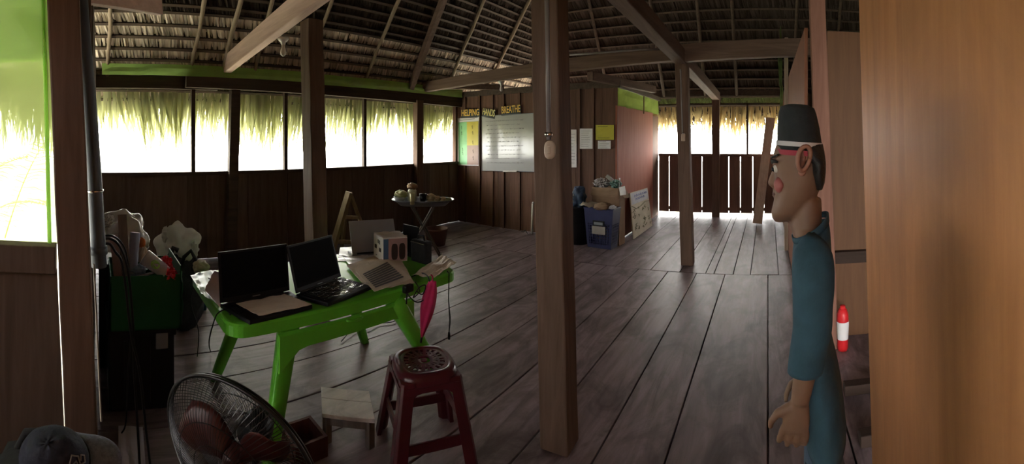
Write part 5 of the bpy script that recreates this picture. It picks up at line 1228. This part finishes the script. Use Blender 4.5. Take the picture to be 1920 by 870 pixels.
# ---- face details
def onface(px, py, s_): return PW(pa(px), s_, pz(py))
for s_ in (1, -1):
    e_ = MB(); c0_ = PW(pa(1507), s_ * .073, pz(294)); rg = []
    for k in range(25):
        t = 2 * PI * k / 24; rg.append(c0_ + pf * -(.0125 * math.cos(t)) * (1 + .15 * math.sin(t)) + Vector((0, 0, .025 * math.sin(t))) - pf * .004 * math.sin(t) + ps2 * s_ * (.010 - .006 * math.cos(t)))
    e_.tube(rg, .0048, 8)
    e_.loft([[c0_.lerp(p, k_) + ps2 * s_ * dz for p in rg[:-1]] for k_, dz in ((1.0, -.004), (.75, -.003), (.4, -.002), (.1, -.002))])
    e_.tube([c0_ + pf * .006 + Vector((0, 0, -.018)), c0_ + Vector((0, 0, .0)) - pf * .006, c0_ + Vector((0, 0, .017)), c0_ + pf * .008 + Vector((0, 0, .02))], .0042, 8)
    e_.blob(c0_ + Vector((0, 0, -.029)) + pf * .004 + ps2 * s_ * .004, (.008, .005, .008), 3, .05)
    e_.build('ear', plain('reddish_ear_skin', (.26, .115, .08), .55) if s_ == 1 else bpy.data.materials['reddish_ear_skin'], pr_, smooth=True)
    m_ = MB(); m_.blob(onface(1459, 314, s_ * .038), (.010, .010, .0095), 2, 0, 1, 16, 12); ey_ = m_.build('eye', plain('eye_white', (.55, .5, .45), .2) if s_ == 1 else bpy.data.materials['eye_white'], pr_, smooth=True)
    m_ = MB(); m_.blob(onface(1453, 315, s_ * .040), (.0055, .0055, .0055), 2, 0, 1, 12, 8); m_.build('iris', BLACKP, ey_, smooth=True)
    m_ = MB(); m_.tube([onface(1450, 303, s_ * .028), onface(1451, 299.5, s_ * .045), onface(1460, 301, s_ * .062)], [.004, .0045, .003], 6); m_.build('eyebrow', HAIRM, pr_, smooth=True)
    m_ = MB(); m_.blob(onface(1464, 343, s_ * .040), (.013, .020, .017), 5, .1, 2, 18, 12); m_.build('cheek_flush', plain('pink_cheek_skin', (.34, .10, .095), .6, noise=.15) if s_ == 1 else bpy.data.materials['pink_cheek_skin'], pr_, smooth=True)
m_ = MB(); m_.loft([ringp(pz(y), a, b, d, 1.0, 12) for y, a, b, d in ((358, 1450, 1470, .040), (362.5, 1448.2, 1470, .050), (366, 1449, 1470, .042))]); m_.build('lips', plain('dark_lips', (.11, .045, .04), .5), pr_, smooth=True)
# ---- hair behind the ear and over the nape
m_ = MB(); m_.loft([ringp(pz(y), a, b, d, .9) for y, a, b, d in ((352, 1528, 1542, .10), (340, 1524, 1546, .13), (322, 1518, 1548, .150), (304, 1516, 1548, .156), (286, 1490, 1546, .156), (270, 1462, 1543, .152))])
o = m_.build('hair', HAIRM, pr_, smooth=True)
for s_ in (1, -1):
    m_ = MB(); m_.loft([[PW(pa(x) , s_ * (.064 + .006 * q_), pz(y)) for x, y, q_ in ((1486, 268, 1), (1498, 268, 1.4), (1500, 300, 1.2), (1496, 332, .8), (1489, 326, .8), (1484, 296, 1))], [PW(pa(x), s_ * .062, pz(y)) for x, y in ((1486, 268), (1498, 268), (1500, 300), (1496, 332), (1489, 326), (1484, 296))]]); m_.build('sideburn', HAIRM, pr_)
# ---- cap: tall black crown, white and red bands, small peak
cr_ = MB(); cr_.loft([ringp(pz(y), a, b, d, .9, 36, .06) for y, a, b, d in ((287, 1456, 1542, .156), (268, 1457, 1541, .160), (240, 1458, 1537, .158), (214, 1460, 1531, .150), (203, 1464, 1527, .138), (199, 1474, 1518, .10))])
cpp = cr_.build('cap_crown', CAPM, pr_, smooth=True)
WB = plain('white_band', (.48, .45, .46), .8); RB = plain('red_band', (.30, .035, .055), .8)
m_ = MB(); m_.loft([ringp(pz(y), a, b, d, .9, 36, .06) for y, a, b, d in ((274, 1455.4, 1542, .1625), (266, 1455.6, 1541.6, .1635))], cap=False); m_.build('white_band', WB, cpp, smooth=True)
m_ = MB(); m_.loft([ringp(pz(y), a, b, d, .9, 36, .06) for y, a, b, d in ((290, 1454.4, 1543, .1600), (281, 1454.6, 1542.6, .1625))], cap=False); m_.build('red_band', RB, cpp, smooth=True)
m_ = MB(); vs, fs = [], []
for j in range(6):
    u = j / 5
    for i in range(15):
        a = -1.2 + 2.4 * i / 14; vs.append(PW(pa(1462) + (.018 * u * math.cos(a) + .0), .070 * math.sin(a) * (1 - .12 * u), pz(290 + 7 * u * math.cos(a))))
for j in range(5):
    for i in range(14): fs.append((j * 15 + i, j * 15 + i + 1, j * 15 + 16 + i, j * 15 + 15 + i))
m_.add(vs, fs); o = m_.build('cap_peak', CAPM, cpp, smooth=True); md = o.modifiers.new('t', 'SOLIDIFY'); md.thickness = .004
# ---- shirt with sleeves, open collar
def cloth(rings, name, mat, par=pr_, amp=.004, seed=1, cap=False, th=.003):
    m_ = MB(); out = []
    for j, rg in enumerate(rings):
        c_ = sum(rg, Vector()) / len(rg); o_ = []
        for p in rg:
            d_ = (p - c_); d_.z = 0; k = mnoise.noise(p * 9 + Vector((seed, 0, 0))) * amp + mnoise.noise(p * 24 + Vector((0, seed, 0))) * amp * .4
            o_.append(p + (d_.normalized() if d_.length > 1e-6 else d_) * k)
        out.append(o_)
    m_.loft(out, cap=cap); o = m_.build(name, mat, par, smooth=True)
    md = o.modifiers.new('s', 'SUBSURF'); md.levels = 1; md.render_levels = 1
    md = o.modifiers.new('t', 'SOLIDIFY'); md.thickness = th; md.offset = -1
    return o
# neckline drops to the front: collar rings are tilted
sh = [(432, 1489, 1553, .150, -.55), (447, 1488, 1556, .195, -.40), (464, 1488, 1556, .25, -.15), (486, 1488, 1557, .295, 0), (520, 1489, 1556, .30, 0), (548, 1492, 1555, .275, 0), (580, 1494, 1553, .255, 0), (615, 1496, 1555, .245, 0), (648, 1499, 1562, .255, 0), (690, 1502, 1571, .285, 0), (730, 1505, 1577, .31, 0), (760, 1507, 1579, .318, 0), (785, 1509, 1580, .32, .0)]
def ring_sh(y, a, b, d, t):
    rg = ringp(pz(y), a, b, d, .95, 36); c_ = sum(rg, Vector()) / 36
    return [p + Vector((0, 0, t * (p - c_).dot(pf))) for p in rg]
shirt = cloth([ring_sh(*q_) for q_ in sh], 'shirt', SHIRT, amp=.007, seed=3)
m_ = MB(); cl = ring_sh(431, 1486, 1555, .172, -.55); cl2 = ring_sh(420, 1484, 1554, .160, -.60)
m_.loft([cl, cl2], cap=False); o = m_.build('collar', SHIRT, shirt, smooth=True); md = o.modifiers.new('t', 'SOLIDIFY'); md.thickness = .004
for (s_, pts), stop in zip(arms, (3.1, 3.1)):
    full = []; pts = list(pts); pts[0] = pts[0] + Vector((0, 0, .035)); n_ = 16
    for i in range(n_ + 1):
        t = stop * i / n_; k = min(int(t), 3); full.append((pts[k].lerp(pts[k + 1], t - k), [.036, .032, .028, .023, .018][k] * (1 - (t - k)) + [.036, .032, .028, .023, .018][k + 1] * (t - k)))
    rings = []
    for i, (p, r_) in enumerate(full):
        rings.append([p + (pf * math.cos(q_) + ps2 * s_ * math.sin(q_)) * (r_ + .005 + .003 * i / n_) * (.06 if i == 0 else .7 if i == 1 else .95 if i == 2 else 1) for q_ in [2 * PI * k / 24 for k in range(24)]])
    cloth(rings, 'sleeve', SHIRT, shirt, amp=.006, seed=7 + s_, cap=False)
# ---- trousers, shoes
hip = [(752, 1507, 1575, .295), (800, 1509, 1576, .298), (850, 1511, 1575, .295), (880, 1512, 1573, .29), (905, 1514, 1570, .27)]
tr_ = cloth([ringp(pz(y), a, b, d, .95, 36) for y, a, b, d in hip], 'trousers', JEANS, amp=.004, seed=11)
for s_ in (-1, 1):
    lead = .10 * s_; rings = []
    for z, q_, r_, k_ in ((.88, 0, .066, .50), (.78, .08, .080, .58), (.66, .25, .080, .68), (.47, .55, .066, .80), (.38, .62, .064, .82), (.25, .8, .060, .9), (.10, 1.0, .056, 1), (.06, 1.0, .056, 1)):
        c_ = PW(pa(1541) + lead * q_, s_ * .072, z); rings.append([c_ + (pf * math.cos(t) * k_ + ps2 * math.sin(t)) * r_ for t in [2 * PI * k / 24 for k in range(24)]])
    cloth(rings, 'trouser_leg', JEANS, tr_, amp=.008, seed=13 + s_)
    m_ = MB(); rg = []
    for a_, w_, h_ in ((-.055, .030, .06), (-.03, .040, .085), (.02, .043, .085), (.07, .046, .065), (.12, .044, .05), (.155, .030, .035)):
        c_ = PW(pa(1541) + lead + a_, s_ * .072, 0); rg.append([c_ + ps2 * w_ * math.cos(t) + Vector((0, 0, max(0, h_ * .5 + h_ * .5 * math.sin(t)))) for t in [2 * PI * k / 16 for k in range(16)]])
    m_.loft(rg); m_.build('shoe', BLACKC, pr_, smooth=True)
# ---------------------------------------------------------------- camera, light
sc = bpy.context.scene
cd = bpy.data.cameras.new('camera'); cam = bpy.data.objects.new('camera', cd); COL.objects.link(cam)
cam.location = (0, 0, H); cd.type = 'PANO'; cd.panorama_type = 'CENTRAL_CYLINDRICAL'
cam.rotation_euler = (PI / 2, 0, -(960 - PX0) / F)
cd.central_cylindrical_range_u_min = -1.2; cd.central_cylindrical_range_u_max = 1.2
cd.central_cylindrical_range_v_min = -(870 - PY0) / F; cd.central_cylindrical_range_v_max = PY0 / F
cd.central_cylindrical_radius = 1.0; cd.clip_start = .02; cd.clip_end = 200
sc.camera = cam
w = bpy.data.worlds.new('overcast_sky'); sc.world = w; w.use_nodes = True
bg = w.node_tree.nodes['Background']; bg.inputs[0].default_value = (1.0, .985, .95, 1); bg.inputs[1].default_value = 20.0
sc.view_settings.view_transform = 'Standard'; sc.view_settings.look = 'None'; sc.view_settings.exposure = 0.0; sc.view_settings.gamma = 1.0
sc.view_settings.use_curve_mapping = False
sc.cycles.max_bounces = 10; sc.cycles.diffuse_bounces = 6; sc.cycles.transparent_max_bounces = 24; sc.cycles.sample_clamp_indirect = 12.0
sc.cycles.use_denoising = True
def portal(loc, size, direction):
    l = bpy.data.lights.new('portal', 'AREA'); l.shape = 'RECTANGLE'; l.size, l.size_y = size; l.cycles.is_portal = True
    o = bpy.data.objects.new('window_portal', l); COL.objects.link(o); o.location = loc
    o.rotation_euler = Vector(direction).to_track_quat('-Z', 'Y').to_euler(); return o
